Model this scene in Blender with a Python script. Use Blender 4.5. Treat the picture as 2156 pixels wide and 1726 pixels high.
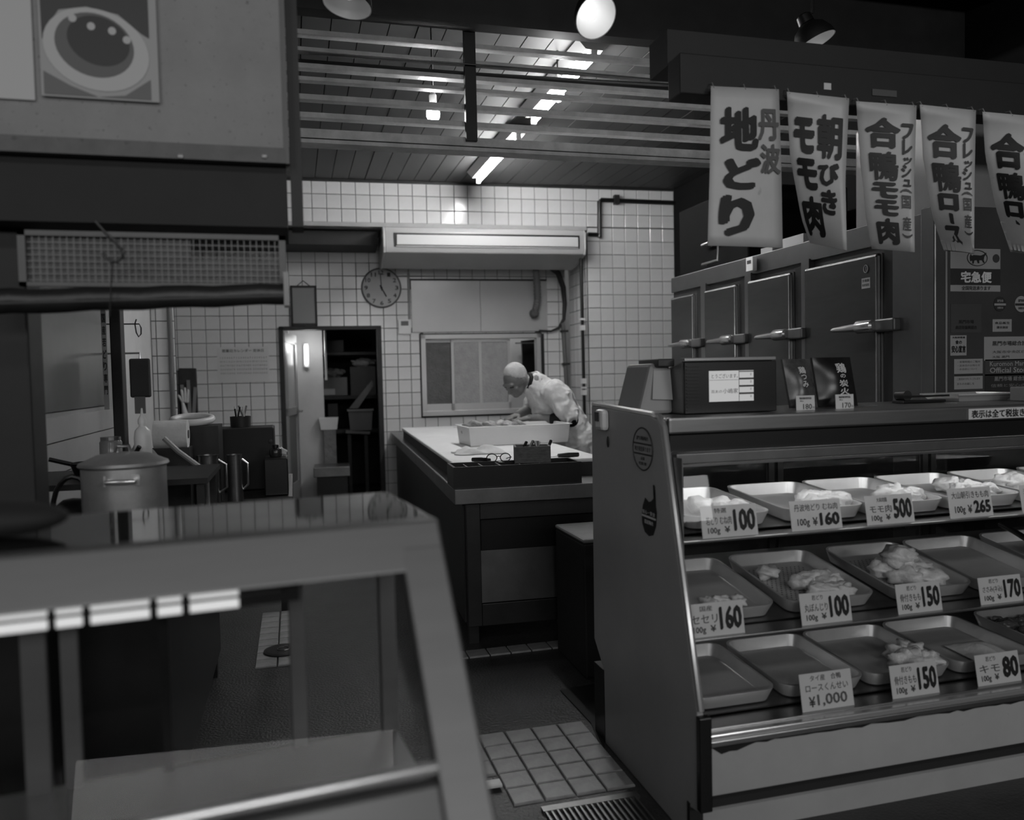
import bpy, bmesh, math, random
from mathutils import Vector as V, Matrix
random.seed(7)
for o in list(bpy.data.objects): bpy.data.objects.remove(o)
S = bpy.context.scene
COL = S.collection
# ------------------------------------------------------------------ camera
FPX, CX, CY, CH = 1709.0, 1078.0, 863.0, 1.35
yaw, pitch, roll = [math.radians(a) for a in (15.01, -2.38, -1.27)]
FW = V((math.sin(yaw)*math.cos(pitch), math.cos(yaw)*math.cos(pitch), math.sin(pitch)))
r0 = V((math.cos(yaw), -math.sin(yaw), 0)); u0 = r0.cross(FW)
RT = r0*math.cos(roll)+u0*math.sin(roll); UP = -r0*math.sin(roll)+u0*math.cos(roll)
cd = bpy.data.cameras.new('camera'); cam = bpy.data.objects.new('camera', cd); COL.objects.link(cam)
cam.matrix_world = Matrix(((RT.x, UP.x, -FW.x, 0), (RT.y, UP.y, -FW.y, 0), (RT.z, UP.z, -FW.z, CH), (0, 0, 0, 1)))
cd.sensor_fit = 'HORIZONTAL'; cd.sensor_width = 36; cd.lens = 36*FPX/2156
cd.clip_start = .05; cd.clip_end = 60
cd.dof.use_dof = True; cd.dof.focus_distance = 3.7; cd.dof.aperture_fstop = 2.1
S.camera = cam
S.view_settings.view_transform = 'Standard'; S.view_settings.look = 'None'
S.view_settings.gamma = 1; S.view_settings.use_curve_mapping = False
S.view_settings.exposure = .8
# ------------------------------------------------------------------ world and large lights
w = bpy.data.worlds.new('World'); S.world = w; w.use_nodes = True
w.node_tree.nodes['Background'].inputs[0].default_value = (1, 1, 1, 1)
w.node_tree.nodes['Background'].inputs[1].default_value = 0.014
def area(name, loc, rot, sx, sy, watts):
    l = bpy.data.lights.new(name, 'AREA'); l.shape = 'RECTANGLE'; l.size = sx; l.size_y = sy; l.energy = watts
    o = bpy.data.objects.new(name, l); COL.objects.link(o); o.location = loc; o.rotation_euler = [math.radians(a) for a in rot]
    return o
# strip lights of the market arcade, over the lane behind the camera
for ax_ in (-2.6, .4, 3.4): area('arcade_light', (ax_, -2.2, 3.9), (38, 0, 0), 1.8, .4, 11)
# lit shop fronts across the lane
for ax_ in (-3., .2, 3.4): area('shop_front_light', (ax_, -3.6, 2.45), (80, 0, 0), 2.0, .5, 21)

# ------------------------------------------------------------------ pixel -> place helpers
O = V((0, 0, CH))
def ray(x, y): return FW+RT*((x-CX)/FPX)-UP*((y-CY)/FPX)
def az(x, y, z): d = ray(x, y); return O+d*((z-CH)/d.z)
def ay(x, y, Y): d = ray(x, y); return O+d*(Y/d.y)
def ax(x, y, X): d = ray(x, y); return O+d*(X/d.x)
def apl(x, y, p, n): d = ray(x, y); return O+d*((p-O).dot(n)/d.dot(n))

# ------------------------------------------------------------------ materials
def lin(s):
    s /= 255.; return s/12.92 if s <= .04045 else ((s+.055)/1.055)**2.4
MATS = {}
def mat(name, g, rough=.6, metal=0., var=0., scale=6., bump=0., bscale=60., stretch=None, spots=None, emit=0., spec=.5, trans=0.):
    """grey procedural material; g is the surface grey (0-255), var its mottling"""
    if name in MATS: return MATS[name]
    m = bpy.data.materials.new(name); m.use_nodes = True; nt = m.node_tree; N = nt.nodes; L = nt.links
    b = N['Principled BSDF']; c = lin(g)
    b.inputs['Base Color'].default_value = (c, c, c, 1); b.inputs['Roughness'].default_value = rough
    b.inputs['Metallic'].default_value = metal; b.inputs['Specular IOR Level'].default_value = spec
    if trans: b.inputs['Transmission Weight'].default_value = trans
    tc = N.new('ShaderNodeTexCoord'); mp = N.new('ShaderNodeMapping'); L.new(tc.outputs['Object'], mp.inputs['Vector'])
    if stretch: mp.inputs['Scale'].default_value = stretch
    if var:
        n = N.new('ShaderNodeTexNoise'); n.inputs['Scale'].default_value = scale; n.inputs['Detail'].default_value = 5; n.inputs['Roughness'].default_value = .65
        L.new(mp.outputs[0], n.inputs['Vector'])
        r = N.new('ShaderNodeMapRange'); r.inputs[1].default_value = .3; r.inputs[2].default_value = .7
        r.inputs[3].default_value = c*(1-var); r.inputs[4].default_value = min(1, c*(1+var)); L.new(n.outputs[0], r.inputs[0])
        out = r.outputs[0]
        if spots:
            n2 = N.new('ShaderNodeTexNoise'); n2.inputs['Scale'].default_value = spots[0]; n2.inputs['Detail'].default_value = 3
            L.new(mp.outputs[0], n2.inputs['Vector'])
            r2 = N.new('ShaderNodeMapRange'); r2.inputs[1].default_value = spots[1]; r2.inputs[2].default_value = spots[1]+.04
            r2.inputs[3].default_value = 1; r2.inputs[4].default_value = spots[2]; L.new(n2.outputs[0], r2.inputs[0])
            mu = N.new('ShaderNodeMath'); mu.operation = 'MULTIPLY'; L.new(out, mu.inputs[0]); L.new(r2.outputs[0], mu.inputs[1]); out = mu.outputs[0]
        L.new(out, b.inputs['Base Color'])
    if bump:
        n3 = N.new('ShaderNodeTexNoise'); n3.inputs['Scale'].default_value = bscale; n3.inputs['Detail'].default_value = 3
        L.new(mp.outputs[0], n3.inputs['Vector'])
        bp = N.new('ShaderNodeBump'); bp.inputs['Strength'].default_value = bump; bp.inputs['Distance'].default_value = .01
        L.new(n3.outputs[0], bp.inputs['Height']); L.new(bp.outputs[0], b.inputs['Normal'])
    if emit:
        b.inputs['Emission Color'].default_value = (1, 1, 1, 1); b.inputs['Emission Strength'].default_value = emit
    MATS[name] = m; return m
def glass(name, tint=.95, gloss=1.0, rough=.0):
    if name in MATS: return MATS[name]
    m = bpy.data.materials.new(name); m.use_nodes = True; nt = m.node_tree; N = nt.nodes; L = nt.links; N.clear()
    o = N.new('ShaderNodeOutputMaterial'); mx = N.new('ShaderNodeMixShader'); t = N.new('ShaderNodeBsdfTransparent'); g = N.new('ShaderNodeBsdfGlossy')
    f = N.new('ShaderNodeFresnel'); f.inputs[0].default_value = 1.45
    mu = N.new('ShaderNodeMath'); mu.operation = 'MULTIPLY'; mu.inputs[1].default_value = gloss
    t.inputs[0].default_value = (tint, tint, tint, 1); g.inputs['Roughness'].default_value = rough
    L.new(f.outputs[0], mu.inputs[0]); L.new(mu.outputs[0], mx.inputs[0]); L.new(t.outputs[0], mx.inputs[1]); L.new(g.outputs[0], mx.inputs[2]); L.new(mx.outputs[0], o.inputs[0])
    MATS[name] = m; return m
WT = mat('white glazed tile', 205, .18, var=.06, scale=3)
GROUT = mat('tile grout', 70, .9, var=.3, scale=20)
FT = mat('floor tile', 138, .45, var=.3, scale=9, bump=.15, bscale=40)
CONC = mat('wet concrete', 50, .42, var=.35, scale=5, bump=.4, bscale=90)
PLANK = mat('painted plank', 50, .55, var=.12, scale=4, stretch=(1, .2, 1))
DARKWOOD = mat('dark painted wood', 17, .6, var=.3, scale=8)
BLACK = mat('black plastic', 18, .35)
DARK = mat('dark metal', 40, .5, .3, var=.3)
SLAT = mat('painted slat', 178, .5, var=.25, scale=9, bump=.2, bscale=70)
STEEL = mat('brushed steel', 165, .3, .95, var=.08, scale=5, stretch=(1, 1, 12))
STEELD = mat('worn steel', 128, .38, .9, var=.18, scale=6)
CHROME = mat('chrome', 205, .2, .72)
ALU = mat('aluminium', 175, .35, .75, var=.05)
WHITEP = mat('white enamel', 190, .35, var=.06, scale=5)
OFFW = mat('aged white enamel', 150, .45, var=.1, scale=4, bump=.1, bscale=40, spots=(30, .72, .5))
CARD = mat('white card', 196, .6, var=.04)
INK = mat('black ink', 12, .6)
INKG = mat('grey ink', 82, .6)
INKM = mat('mid ink', 48, .6)
BOARD = mat('cutting board', 225, .5, var=.06, scale=5, bump=.05)
PLW = mat('white plastic', 215, .4, var=.03)
PLG = mat('grey plastic', 120, .45, var=.08)
CLOTH = mat('white cotton', 205, .85, var=.1, scale=9, bump=.9, bscale=13)
MEAT = mat('pale raw chicken', 205, .35, var=.16, scale=22, bump=.5, bscale=45)
MEATD = mat('dark giblets', 92, .25, var=.4, scale=30, bump=.5, bscale=60)
SKIN = mat('skin', 112, .55, var=.1, scale=30)
HAIR = mat('grey hair', 190, .7, var=.25, scale=60, bump=.6, bscale=120, stretch=(1, 1, 4))
GLASS = glass('clear glass', .93, .55)
GLASSD = glass('dusty glass', .72, .7)

# ------------------------------------------------------------------ mesh building
WM = {}
def frame(o, ex, ey, ez=None):
    ex = V(ex).normalized(); ey = V(ey).normalized(); ez = V(ez).normalized() if ez is not None else ex.cross(ey).normalized(); o = V(o)
    return Matrix(((ex.x, ey.x, ez.x, o.x), (ex.y, ey.y, ez.y, o.y), (ex.z, ey.z, ez.z, o.z), (0, 0, 0, 1)))
class MB:
    def __init__(s, M=None): s.v = []; s.f = []; s.M = M
    def add(s, vs, fs):
        n = len(s.v); vs = [V(p) for p in vs]
        if s.M is not None: vs = [s.M @ p for p in vs]
        s.v += vs; s.f += [tuple(i+n for i in f) for f in fs]; return s
    def box(s, x0, x1, y0, y1, z0, z1):
        return s.add([(x0, y0, z0), (x1, y0, z0), (x1, y1, z0), (x0, y1, z0), (x0, y0, z1), (x1, y0, z1), (x1, y1, z1), (x0, y1, z1)],
                     [(3, 2, 1, 0), (4, 5, 6, 7), (0, 1, 5, 4), (1, 2, 6, 5), (2, 3, 7, 6), (3, 0, 4, 7)])
    def cbox(s, c, sx, sy, sz, R=None):
        c = V(c); vs = []
        for dz in (-1, 1):
            for dx, dy in ((-1, -1), (1, -1), (1, 1), (-1, 1)):
                p = V((dx*sx/2, dy*sy/2, dz*sz/2)); vs.append(c+(R @ p if R else p))
        return s.add(vs, [(3, 2, 1, 0), (4, 5, 6, 7), (0, 1, 5, 4), (1, 2, 6, 5), (2, 3, 7, 6), (3, 0, 4, 7)])
    def prism(s, pts, off):
        pts = [V(p) for p in pts]; off = V(off); n = len(pts)
        nrm = V((0, 0, 0))
        for i in range(n): nrm += pts[i].cross(pts[(i+1) % n])
        if nrm.dot(off) > 0: pts = pts[::-1]
        return s.add(pts+[p+off for p in pts], [tuple(range(n)), tuple(range(2*n-1, n-1, -1))]+[(i, n+i, n+(i+1) % n, (i+1) % n) for i in range(n)])
    def bar(s, a, b, w, h, up=(0, 0, 1)):
        a = V(a); b = V(b); d = (b-a).normalized(); up = V(up); sd = d.cross(up).normalized(); u = sd.cross(d)
        q = [sd*(w/2*i)+u*(h/2*j) for i, j in ((-1, -1), (1, -1), (1, 1), (-1, 1))]
        return s.add([a+k for k in q]+[b+k for k in q], [(0, 1, 2, 3), (7, 6, 5, 4)]+[(i, i+4, (i+1) % 4+4, (i+1) % 4) for i in range(4)])
    def tube(s, path, r, seg=10, cap=True):
        P = [V(p) for p in path]; n = len(P); rs = r if isinstance(r, (list, tuple)) else [r]*n; vs = []
        t0 = (P[1]-P[0]).normalized(); a = t0.orthogonal().normalized()
        for i in range(n):
            t = (P[min(i+1, n-1)]-P[max(i-1, 0)]).normalized(); a = (a-t*a.dot(t)).normalized(); b = t.cross(a)
            for k in range(seg):
                th = 2*math.pi*k/seg; vs.append(P[i]+(a*math.cos(th)+b*math.sin(th))*rs[i])
        fs = [(i*seg+k, i*seg+(k+1) % seg, (i+1)*seg+(k+1) % seg, (i+1)*seg+k) for i in range(n-1) for k in range(seg)]
        if cap: fs += [tuple(range(seg-1, -1, -1)), tuple(range((n-1)*seg, n*seg))]
        return s.add(vs, fs)
    def lathe(s, o, prof, axis=(0, 0, 1), seg=32, close=True):
        o = V(o); ax_ = V(axis).normalized(); a = ax_.orthogonal().normalized(); b = ax_.cross(a); vs = []; n = len(prof)
        for r, h in prof:
            for k in range(seg):
                th = 2*math.pi*k/seg; vs.append(o+ax_*h+(a*math.cos(th)+b*math.sin(th))*max(r, 1e-4))
        fs = [(i*seg+k, i*seg+(k+1) % seg, (i+1)*seg+(k+1) % seg, (i+1)*seg+k) for i in range(n-1) for k in range(seg)]
        if close: fs += [tuple(range(seg-1, -1, -1)), tuple(range((n-1)*seg, n*seg))]
        return s.add(vs, fs)
    def ball(s, c, r, R=None, nu=16, nv=10, fn=None):
        c = V(c); r = r if isinstance(r, (list, tuple)) else (r, r, r); vs = []
        for j in range(nv+1):
            ph = math.pi*j/nv
            for k in range(nu):
                th = 2*math.pi*k/nu; p = V((math.sin(ph)*math.cos(th), math.sin(ph)*math.sin(th), math.cos(ph)))
                q = fn(p) if fn else 1.
                p = V((p.x*r[0], p.y*r[1], p.z*r[2]))*q
                vs.append(c+(R @ p if R else p))
        return s.add(vs, [(j*nu+k, (j+1)*nu+k, (j+1)*nu+(k+1) % nu, j*nu+(k+1) % nu) for j in range(nv) for k in range(nu)])
    def surf(s, fn, nu, nv, th=None):
        vs = [V(fn(i/nu, j/nv)) for j in range(nv+1) for i in range(nu+1)]; W = nu+1
        fs = [(j*W+i, j*W+i+1, (j+1)*W+i+1, (j+1)*W+i) for j in range(nv) for i in range(nu)]
        if th is not None:
            n = len(vs); vs += [p+V(th) for p in vs]; fs = fs+[tuple(n+i for i in f[::-1]) for f in fs]
            rim = [i for i in range(nu+1)]+[j*W+nu for j in range(1, nv+1)]+[nv*W+i for i in range(nu-1, -1, -1)]+[j*W for j in range(nv-1, 0, -1)]
            fs += [(rim[k], rim[k]+n, rim[(k+1) % len(rim)]+n, rim[(k+1) % len(rim)]) for k in range(len(rim))]
        return s.add(vs, fs)
    def build(s, name, m, parent=None, smooth=False, bevel=0., origin=None, ang=40):
        me = bpy.data.meshes.new(name)
        if parent is not None:
            Mi = WM[parent].inverted(); vs = [Mi @ p for p in s.v]
        else:
            if origin is None:
                lo = [min(p[i] for p in s.v) for i in range(3)]; hi = [max(p[i] for p in s.v) for i in range(3)]
                origin = V(((lo[0]+hi[0])/2, (lo[1]+hi[1])/2, lo[2]))
            origin = V(origin); vs = [p-origin for p in s.v]
        me.from_pydata([tuple(p) for p in vs], [], s.f); me.update()
        bm = bmesh.new(); bm.from_mesh(me); bmesh.ops.recalc_face_normals(bm, faces=bm.faces); bm.to_mesh(me); bm.free()
        me.materials.append(m)
        if smooth:
            me.polygons.foreach_set('use_smooth', [True]*len(me.polygons))
            me.set_sharp_from_angle(angle=math.radians(ang))
        o = bpy.data.objects.new(name, me); COL.objects.link(o)
        if parent is not None: o.parent = parent; WM[o] = WM[parent].copy()
        else: o.location = origin; WM[o] = Matrix.Translation(origin)
        if bevel:
            b = o.modifiers.new('bevel', 'BEVEL'); b.width = bevel; b.segments = 2; b.limit_method = 'ANGLE'
        return o
def tag(o, label, cat, group=None):
    o['label'] = label; o['category'] = cat
    if group: o['group'] = group
    return o
def thing(name, label, cat, loc=(0, 0, 0), M=None, group=None):
    o = bpy.data.objects.new(name, None); COL.objects.link(o); o.empty_display_size = .05
    M = M if M is not None else Matrix.Translation(V(loc)); o.matrix_world = M; WM[o] = M.copy()
    return tag(o, label, cat, group)
def struct(mb, name, m, **k):
    o = mb.build(name, m, origin=(0, 0, 0), **k); o['kind'] = 'structure'; return o
def place(parent, name, me, M):
    """a shared mesh as a child of parent, at world matrix M"""
    o = bpy.data.objects.new(name, me); COL.objects.link(o); o.parent = parent; o.matrix_local = WM[parent].inverted() @ M; WM[o] = M.copy(); return o
def copy_tree(o, parent=None, M=None):
    c = o.copy(); COL.objects.link(c)
    if parent is not None: c.parent = parent
    else: c.matrix_world = M; WM[c] = M.copy()
    for ch in o.children: copy_tree(ch, c)
    return c
# lettering -----------------------------------------------------------
GC = {}
def glyphs(txt, bold=0., sp=1.):
    k = (txt, bold, sp)
    if k in GC: return GC[k]
    c = bpy.data.curves.new('lettering', 'FONT'); c.body = txt; c.resolution_u = 2; c.space_character = sp; c.space_line = .9
    o = bpy.data.objects.new('lettering', c); COL.objects.link(o); dg = bpy.context.evaluated_depsgraph_get()
    me = bpy.data.meshes.new_from_object(o.evaluated_get(dg))
    vs = [v.co.copy() for v in me.vertices]; fs = [tuple(p.vertices) for p in me.polygons]
    bpy.data.objects.remove(o); bpy.data.curves.remove(c); bpy.data.meshes.remove(me)
    n0 = max(1, len(vs))
    if bold and vs:      # heavier strokes: the outline repeated around a small circle
        n = len(vs); v0, f0 = vs, fs; vs = list(v0); fs = list(f0)
        for k in range(8):
            c_, s_ = math.cos(k*math.pi/4)*1.35, math.sin(k*math.pi/4)*.75; d = V((c_*.8-s_*.6, c_*.6+s_*.8, 0))*bold; m = len(vs); vs += [p+d for p in v0]; fs += [tuple(i+m for i in f) for f in f0]
    if not vs: vs = [V((0, 0, 0)), V((1, 0, 0)), V((1, 1, 0))]; fs = []
    x0 = min(v.x for v in vs); x1 = max(v.x for v in vs); y0 = min(v.y for v in vs); y1 = max(v.y for v in vs)
    r = ([((v.x-x0)/max(x1-x0, 1e-6), (v.y-y0)/max(y1-y0, 1e-6), i//n0) for i, v in enumerate(vs)], fs); GC[k] = r; return r
def finer(g, fs, lim=.16):
    """split long glyph faces so that lettering can follow a bent sheet"""
    g = list(g); out = []; todo = [(f[0], f[i], f[i+1]) for f in fs for i in range(1, len(f)-1)]
    while todo:
        a, b, c = todo.pop(); D = lambda p, q: math.hypot(g[p][0]-g[q][0], g[p][1]-g[q][1]); L = [D(a, b), D(b, c), D(c, a)]; k = L.index(max(L))
        if L[k] < lim: out.append((a, b, c)); continue
        a, b, c = ((a, b, c), (b, c, a), (c, a, b))[k]; g.append(((g[a][0]+g[b][0])/2, (g[a][1]+g[b][1])/2, g[a][2])); m = len(g)-1
        todo += [(a, m, c), (m, b, c)]
    return g, out
def letters(mb, fn, items, bold=.0, fine=False):
    """items: (text, u0, v0, u1, v1[, bold[, turn]]) with v down; fn(u, v) -> point on the surface"""
    for it in items:
        t, a, b, c, d = it[:5]; bo = it[5] if len(it) > 5 else bold; turn = len(it) > 6 and it[6]
        g, fs = glyphs(t, bo)
        if fine: g, fs = finer(g, fs)
        vs = []; p0 = fn(.5, .5); nr = (fn(.5, .6)-p0).cross(fn(.6, .5)-p0).normalized()*3e-5   # copies a hair apart
        for x, y, k in g:
            if turn: x, y = y, 1-x
            vs.append(fn(a+(c-a)*x, d+(b-d)*y)+nr*k)
        mb.add(vs, fs)
    return mb
def flat(o, eu, ev, W, Hh, off=.0009):
    """surface function of a flat rectangle: o is its top left, eu right, ev down"""
    o = V(o); eu = V(eu).normalized(); ev = V(ev).normalized(); n = ev.cross(eu).normalized()
    return lambda u, v: o+eu*(u*W)+ev*(v*Hh)+n*off
# ================================================================== STRUCTURE
wa = math.radians(-2.64)
EW = V((math.cos(wa), math.sin(wa), 0)); NW = V((math.sin(wa), -math.cos(wa), 0)); ZU = V((0, 0, 1))
P2 = V((.912, 8.29, 0)); P1 = P2+NW*.62
def on1(x, y, d=0): return apl(x, y, P1+NW*d, NW)
def on2(x, y, d=0): return apl(x, y, P2+NW*d, NW)
def uz1(x, y): q = on1(x, y); return (q-P1).dot(EW), q.z
def uz2(x, y): q = on2(x, y); return (q-P2).dot(EW), q.z
CEIL = 3.19; FRAME1 = frame(P1, EW, -NW, ZU); FRAME2 = frame(P2, EW, -NW, ZU)   # local: x along wall, y into wall, z up
# floor
fl = struct(MB().box(-3.5, 5, -2.5, 11, -.12, 0), 'floor', CONC)
# walls of tile: recessed back wall with door and window, upper band + pillar
DU0, DU1, DZ = uz2(594, 694)[0], uz2(795, 694)[0], uz2(700, 694)[1]
WU0, WU1, WZ1, WZ0 = uz2(885, 705)[0], uz2(1137, 704)[0], uz2(885, 705)[1], uz2(890, 876)[1]
def wall_slab(F, u0, u1, z0, z1, holes, th=.1):
    m = MB(F); us = sorted({u0, u1, *[h[0] for h in holes], *[h[1] for h in holes]}); zs = sorted({z0, z1, *[h[2] for h in holes], *[h[3] for h in holes]})
    for i in range(len(us)-1):
        for j in range(len(zs)-1):
            cu, cz = (us[i]+us[i+1])/2, (zs[j]+zs[j+1])/2
            if us[i] >= u0 and us[i+1] <= u1 and zs[j] >= z0 and not any(h[0] < cu < h[1] and h[2] < cz < h[3] for h in holes): m.box(us[i], us[i+1], 0, th, zs[j], zs[j+1])
    return m
T = .1312
def tile_mesh(wd, hg, dp=.009, bv=.0035, m=WT):
    me = bpy.data.meshes.new('tile'); a, b = wd/2, hg/2
    vs = [(-a, 0, -b), (a, 0, -b), (a, 0, b), (-a, 0, b), (-a, -dp+bv, -b), (a, -dp+bv, -b), (a, -dp+bv, b), (-a, -dp+bv, b),
          (-a+bv, -dp, -b+bv), (a-bv, -dp, -b+bv), (a-bv, -dp, b-bv), (-a+bv, -dp, b-bv)]
    fs = [(0, 1, 5, 4), (1, 2, 6, 5), (2, 3, 7, 6), (3, 0, 4, 7), (4, 5, 9, 8), (5, 6, 10, 9), (6, 7, 11, 10), (7, 4, 8, 11), (8, 9, 10, 11)]
    me.from_pydata(vs, [], fs); me.update(); me.materials.append(m); return me
TILE = tile_mesh(T-.005, T-.005)
def tiles(parent, F, u0, u1, z0, z1, ua, za, holes=(), limit=300, hide=None, t=T, gap=.005, dp=.009, m=WT, me=TILE):
    full = []; 
    i0 = math.floor((u0-ua)/t); i1 = math.ceil((u1-ua)/t); j0 = math.floor((z0-za)/t); j1 = math.ceil((z1-za)/t)
    for j in range(j1-1, j0-1, -1):
        for i in range(i0, i1):
            a, b, c, d = max(ua+i*t, u0), min(ua+(i+1)*t, u1), max(za+j*t, z0), min(za+(j+1)*t, z1); ok = True
            for h in holes:
                if a < h[1] and b > h[0] and c < h[3] and d > h[2]:
                    opts = [(a, min(b, h[0]), c, d), (max(a, h[1]), b, c, d), (a, b, c, min(d, h[2])), (a, b, max(c, h[3]), d)]
                    a, b, c, d = max(opts, key=lambda q: max(0, q[1]-q[0])*max(0, q[3]-q[2]))
            if b-a < .015 or d-c < .015: continue
            full.append((a, b, c, d))
    if hide: full.sort(key=lambda q: hide((q[0]+q[1])/2, (q[2]+q[3])/2))
    rest = MB(F); n = 0; jit = random.Random(3)
    for k, (a, b, c, d) in enumerate(full):
        if k < limit:
            whole = abs(b-a-t) < 1e-4 and abs(d-c-t) < 1e-4
            mm = me if whole else tile_mesh(b-a-gap, d-c-gap, dp, m=m)
            place(parent, 'tile', mm, F @ Matrix.Translation(((a+b)/2, jit.uniform(-.0006, .0006), (c+d)/2)) @ Matrix.Rotation(jit.uniform(-.004, .004), 4, 'X') @ Matrix.Rotation(jit.uniform(-.004, .004), 4, 'Z'))
        else: rest.box(a+gap/2, b-gap/2, -dp, 0, c+gap/2, d-gap/2); n += 1
    if n: o = rest.build('tile', m, parent); o['kind'] = 'stuff'
ULEFT = uz2(368, 700)[0]; UCOR = 1.90
PANEL = (uz2(865, 592)[0], uz2(1150, 592)[0], uz2(900, 700)[1], uz2(900, 591)[1])
holes2 = [(DU0, DU1, 0, DZ), (WU0, WU1, WZ0, WZ1)]
w2 = struct(wall_slab(FRAME2, ULEFT-.9, UCOR, 0, 2.9, holes2), 'wall_back', GROUT)
ua2, za2 = uz2(809, 720)[0], uz2(809, 718.5)[1]
tiles(w2, FRAME2, ULEFT, UCOR, .0, 2.88, ua2, za2, holes2+[PANEL], 300, lambda u, z: (z < .98)+2*(z > 2.46))
LEDGE = uz1(800, 470)[1]; UP0 = uz1(1236, 600)[0]; UP1 = 3.35; UL1 = uz1(560, 400)[0]
w1 = struct(MB(FRAME1).box(UL1-2.2, UP1, 0, .1, LEDGE, CEIL+.1).box(UP0, UP1, 0, .1, 0, LEDGE).box(UP0, UP0+.02, .1, .62, 0, LEDGE), 'wall_upper', GROUT)
ua1, za1 = uz1(655.7, 408)[0], uz1(655.7, 408)[1]
tiles(w1, FRAME1, uz1(360, 400)[0], UP1-.35, LEDGE, CEIL, ua1, za1)
tiles(w1, FRAME1, UP0, UP1-.35, .0, LEDGE, ua1, za1, (), 130, lambda u, z: z < .9)
FR3 = frame(P1+EW*UP0, -NW, EW, ZU)      # left flank of the pillar
tiles(w1, FR3, 0, .62, .0, 2.75, 0, za1, (), 60, lambda u, z: z < .9)
# soffit under the upper band and its slim ledge trim
struct(MB(FRAME1).box(UL1-2.2, UP0, -.02, .60, LEDGE-.035, LEDGE), 'trim_1', mat('cream trim', 165, .5, var=.1))
# right-hand wall behind the fridge, plain and dark
struct(MB().box(3.75, 3.85, 2.9, 7.7, 0, CEIL+.2), 'wall_right', mat('dark render', 20, .9, var=.2, spec=.1))
# left wall: reflective sheet above pale board panels
XL = -1.02
wl = struct(MB().box(XL-.12, XL, 2.0, 7.2, 0, CEIL+.1), 'wall_left', mat('pale render', 130, .6, var=.12, scale=3))
pan = mat('pale wall board', 150, .35, var=.1, scale=2)
for k in range(5):                         # horizontal boards of the splashback
    zt = [1.218, 1.105, .965, .80, .64, .48][k]; zb = [1.218, 1.105, .965, .80, .64, .48][k+1]
    MB().box(XL, XL+.012, 2.3, 5.2, zb+.003, zt-.003).build('panel', pan, wl)
MB().box(XL, XL+.010, 2.3, 5.0, 1.24, 1.95).build('mirror_sheet', mat('smoky mirror', 96, .42, .35, var=.12, scale=2), wl)
# stub wall + flank between the left wall and the back wall
QL = V((ay(318, 700, 6.6).x, 6.6, 0)); QR = V((ay(368, 700, 6.6).x, 6.6, 0))
ws = struct(MB().prism([(XL, 6.6, 0), (QR.x, 6.6, 0), (-1.14, 8.36, 0), (-1.4, 8.36, 0)], (0, 0, CEIL)), 'wall_stub', GROUT)
FRS = frame((0, 6.6, 0), (1, 0, 0), (0, 1, 0), ZU)
tiles(ws, FRS, QL.x, QR.x, .75, 2.3, QR.x, ay(340, 713, 6.6).z)
MB().prism([(XL, 5.2, .75), (XL+.01, 5.2, .75), (QL.x, 6.595, .75), (QL.x-.02, 6.595, .75)], (0, 0, 1.6)).build('panel', mat('white board', 190, .4, var=.05), ws)
# floor tile patches -----------------------------------------------------
tf = .1045; FTM = tile_mesh(tf-.007, tf-.007, .008, .003, FT)
def floor_patch(x0, y1, nx, ny, skip=()):
    for i in range(nx):
        for j in range(ny):
            if (i, j) in skip: continue
            F = frame((x0+(i+.5)*tf, y1-(j+.5)*tf, .0), (1, 0, 0), (0, 0, -1), (0, 1, 0))
            place(fl, 'floor_tile', FTM, F)
c0 = az(1061, 1543, 0)
floor_patch(c0.x-2*tf, c0.y, 5, 5, {(0, 4), (0, 3)})
c1 = az(985, 1385, 0); floor_patch(c1.x-.1, c1.y+.09, 9, 1)
c2 = az(535, 1425, 0); c3 = az(633, 1285, 0); floor_patch(c3.x-2.1*tf, c3.y, 2, int((c3.y-c2.y)/tf))
od = thing('floor_drain', 'dark oval drain cover in the pale floor tiles seen through the left glass case', 'drain', az(597, 1373, 0))
dc = az(597, 1373, 0)
MB().lathe((dc.x, dc.y, .009), [(.095, 0), (.095, .006), (.08, .009), (0, .009)], seg=28).build('cover', DARK, od)
MB().tube([(dc.x+.03*math.cos(k*.7), dc.y+.03*math.sin(k*.7), .0185) for k in range(10)], .003, 6).build('pull_ring', STEELD, od)
# drain grate at the front edge and steel floor plate
g0 = az(1060, 1712, 0); g1 = az(1265, 1680, 0)
gr = thing('drain_grate', 'steel bar drain grate in the floor at the bottom of the gangway', 'grate', (1.0, 2.35, 0))
for yy in (2.34, 2.12): MB().box(.70, 1.02, yy, yy+.03, .0, .012).build('rim', STEELD, gr)
for k in range(17): MB().box(.705+k*.0185, .711+k*.0185, 2.15, 2.34, .001, .011).build('bar', STEELD, gr)
pl = [az(1180, 1455, 0), az(1262, 1440, 0), az(1275, 1600, 0), az(1245, 1525, 0)]
tag(MB().prism([(p.x, p.y, .001) for p in pl], (0, 0, .005)).build('floor_plate', mat('dark steel plate', 48, .4, .6, var=.3)), 'dark steel plate lying on the floor beside the right display case', 'floor plate')
# ---------------------------------------------------------------- ceiling of planks
ce = struct(MB().box(-3, 5, 3.95, 8.9, CEIL+.02, CEIL+.12), 'ceiling', mat('plank gap', 14, .9))
pw = .1485; xa = az(699, 371, CEIL).x
PM = bpy.data.meshes.new('plank'); q = MB().box(-pw/2+.003, pw/2-.003, 0, 3.72, 0, .02); PM.from_pydata([tuple(p) for p in q.v], [], q.f); PM.update(); PM.materials.append(PLANK)
for i in range(-12, 25): place(ce, 'plank', PM, Matrix.Translation((xa+(i+.5)*pw, 3.98, CEIL+random.uniform(-.0015, .0015))))
struct(MB(FRAME1).box(UL1-2.2, UP1, -.025, 0, CEIL-.022, CEIL), 'trim_2', DARK)
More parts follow.
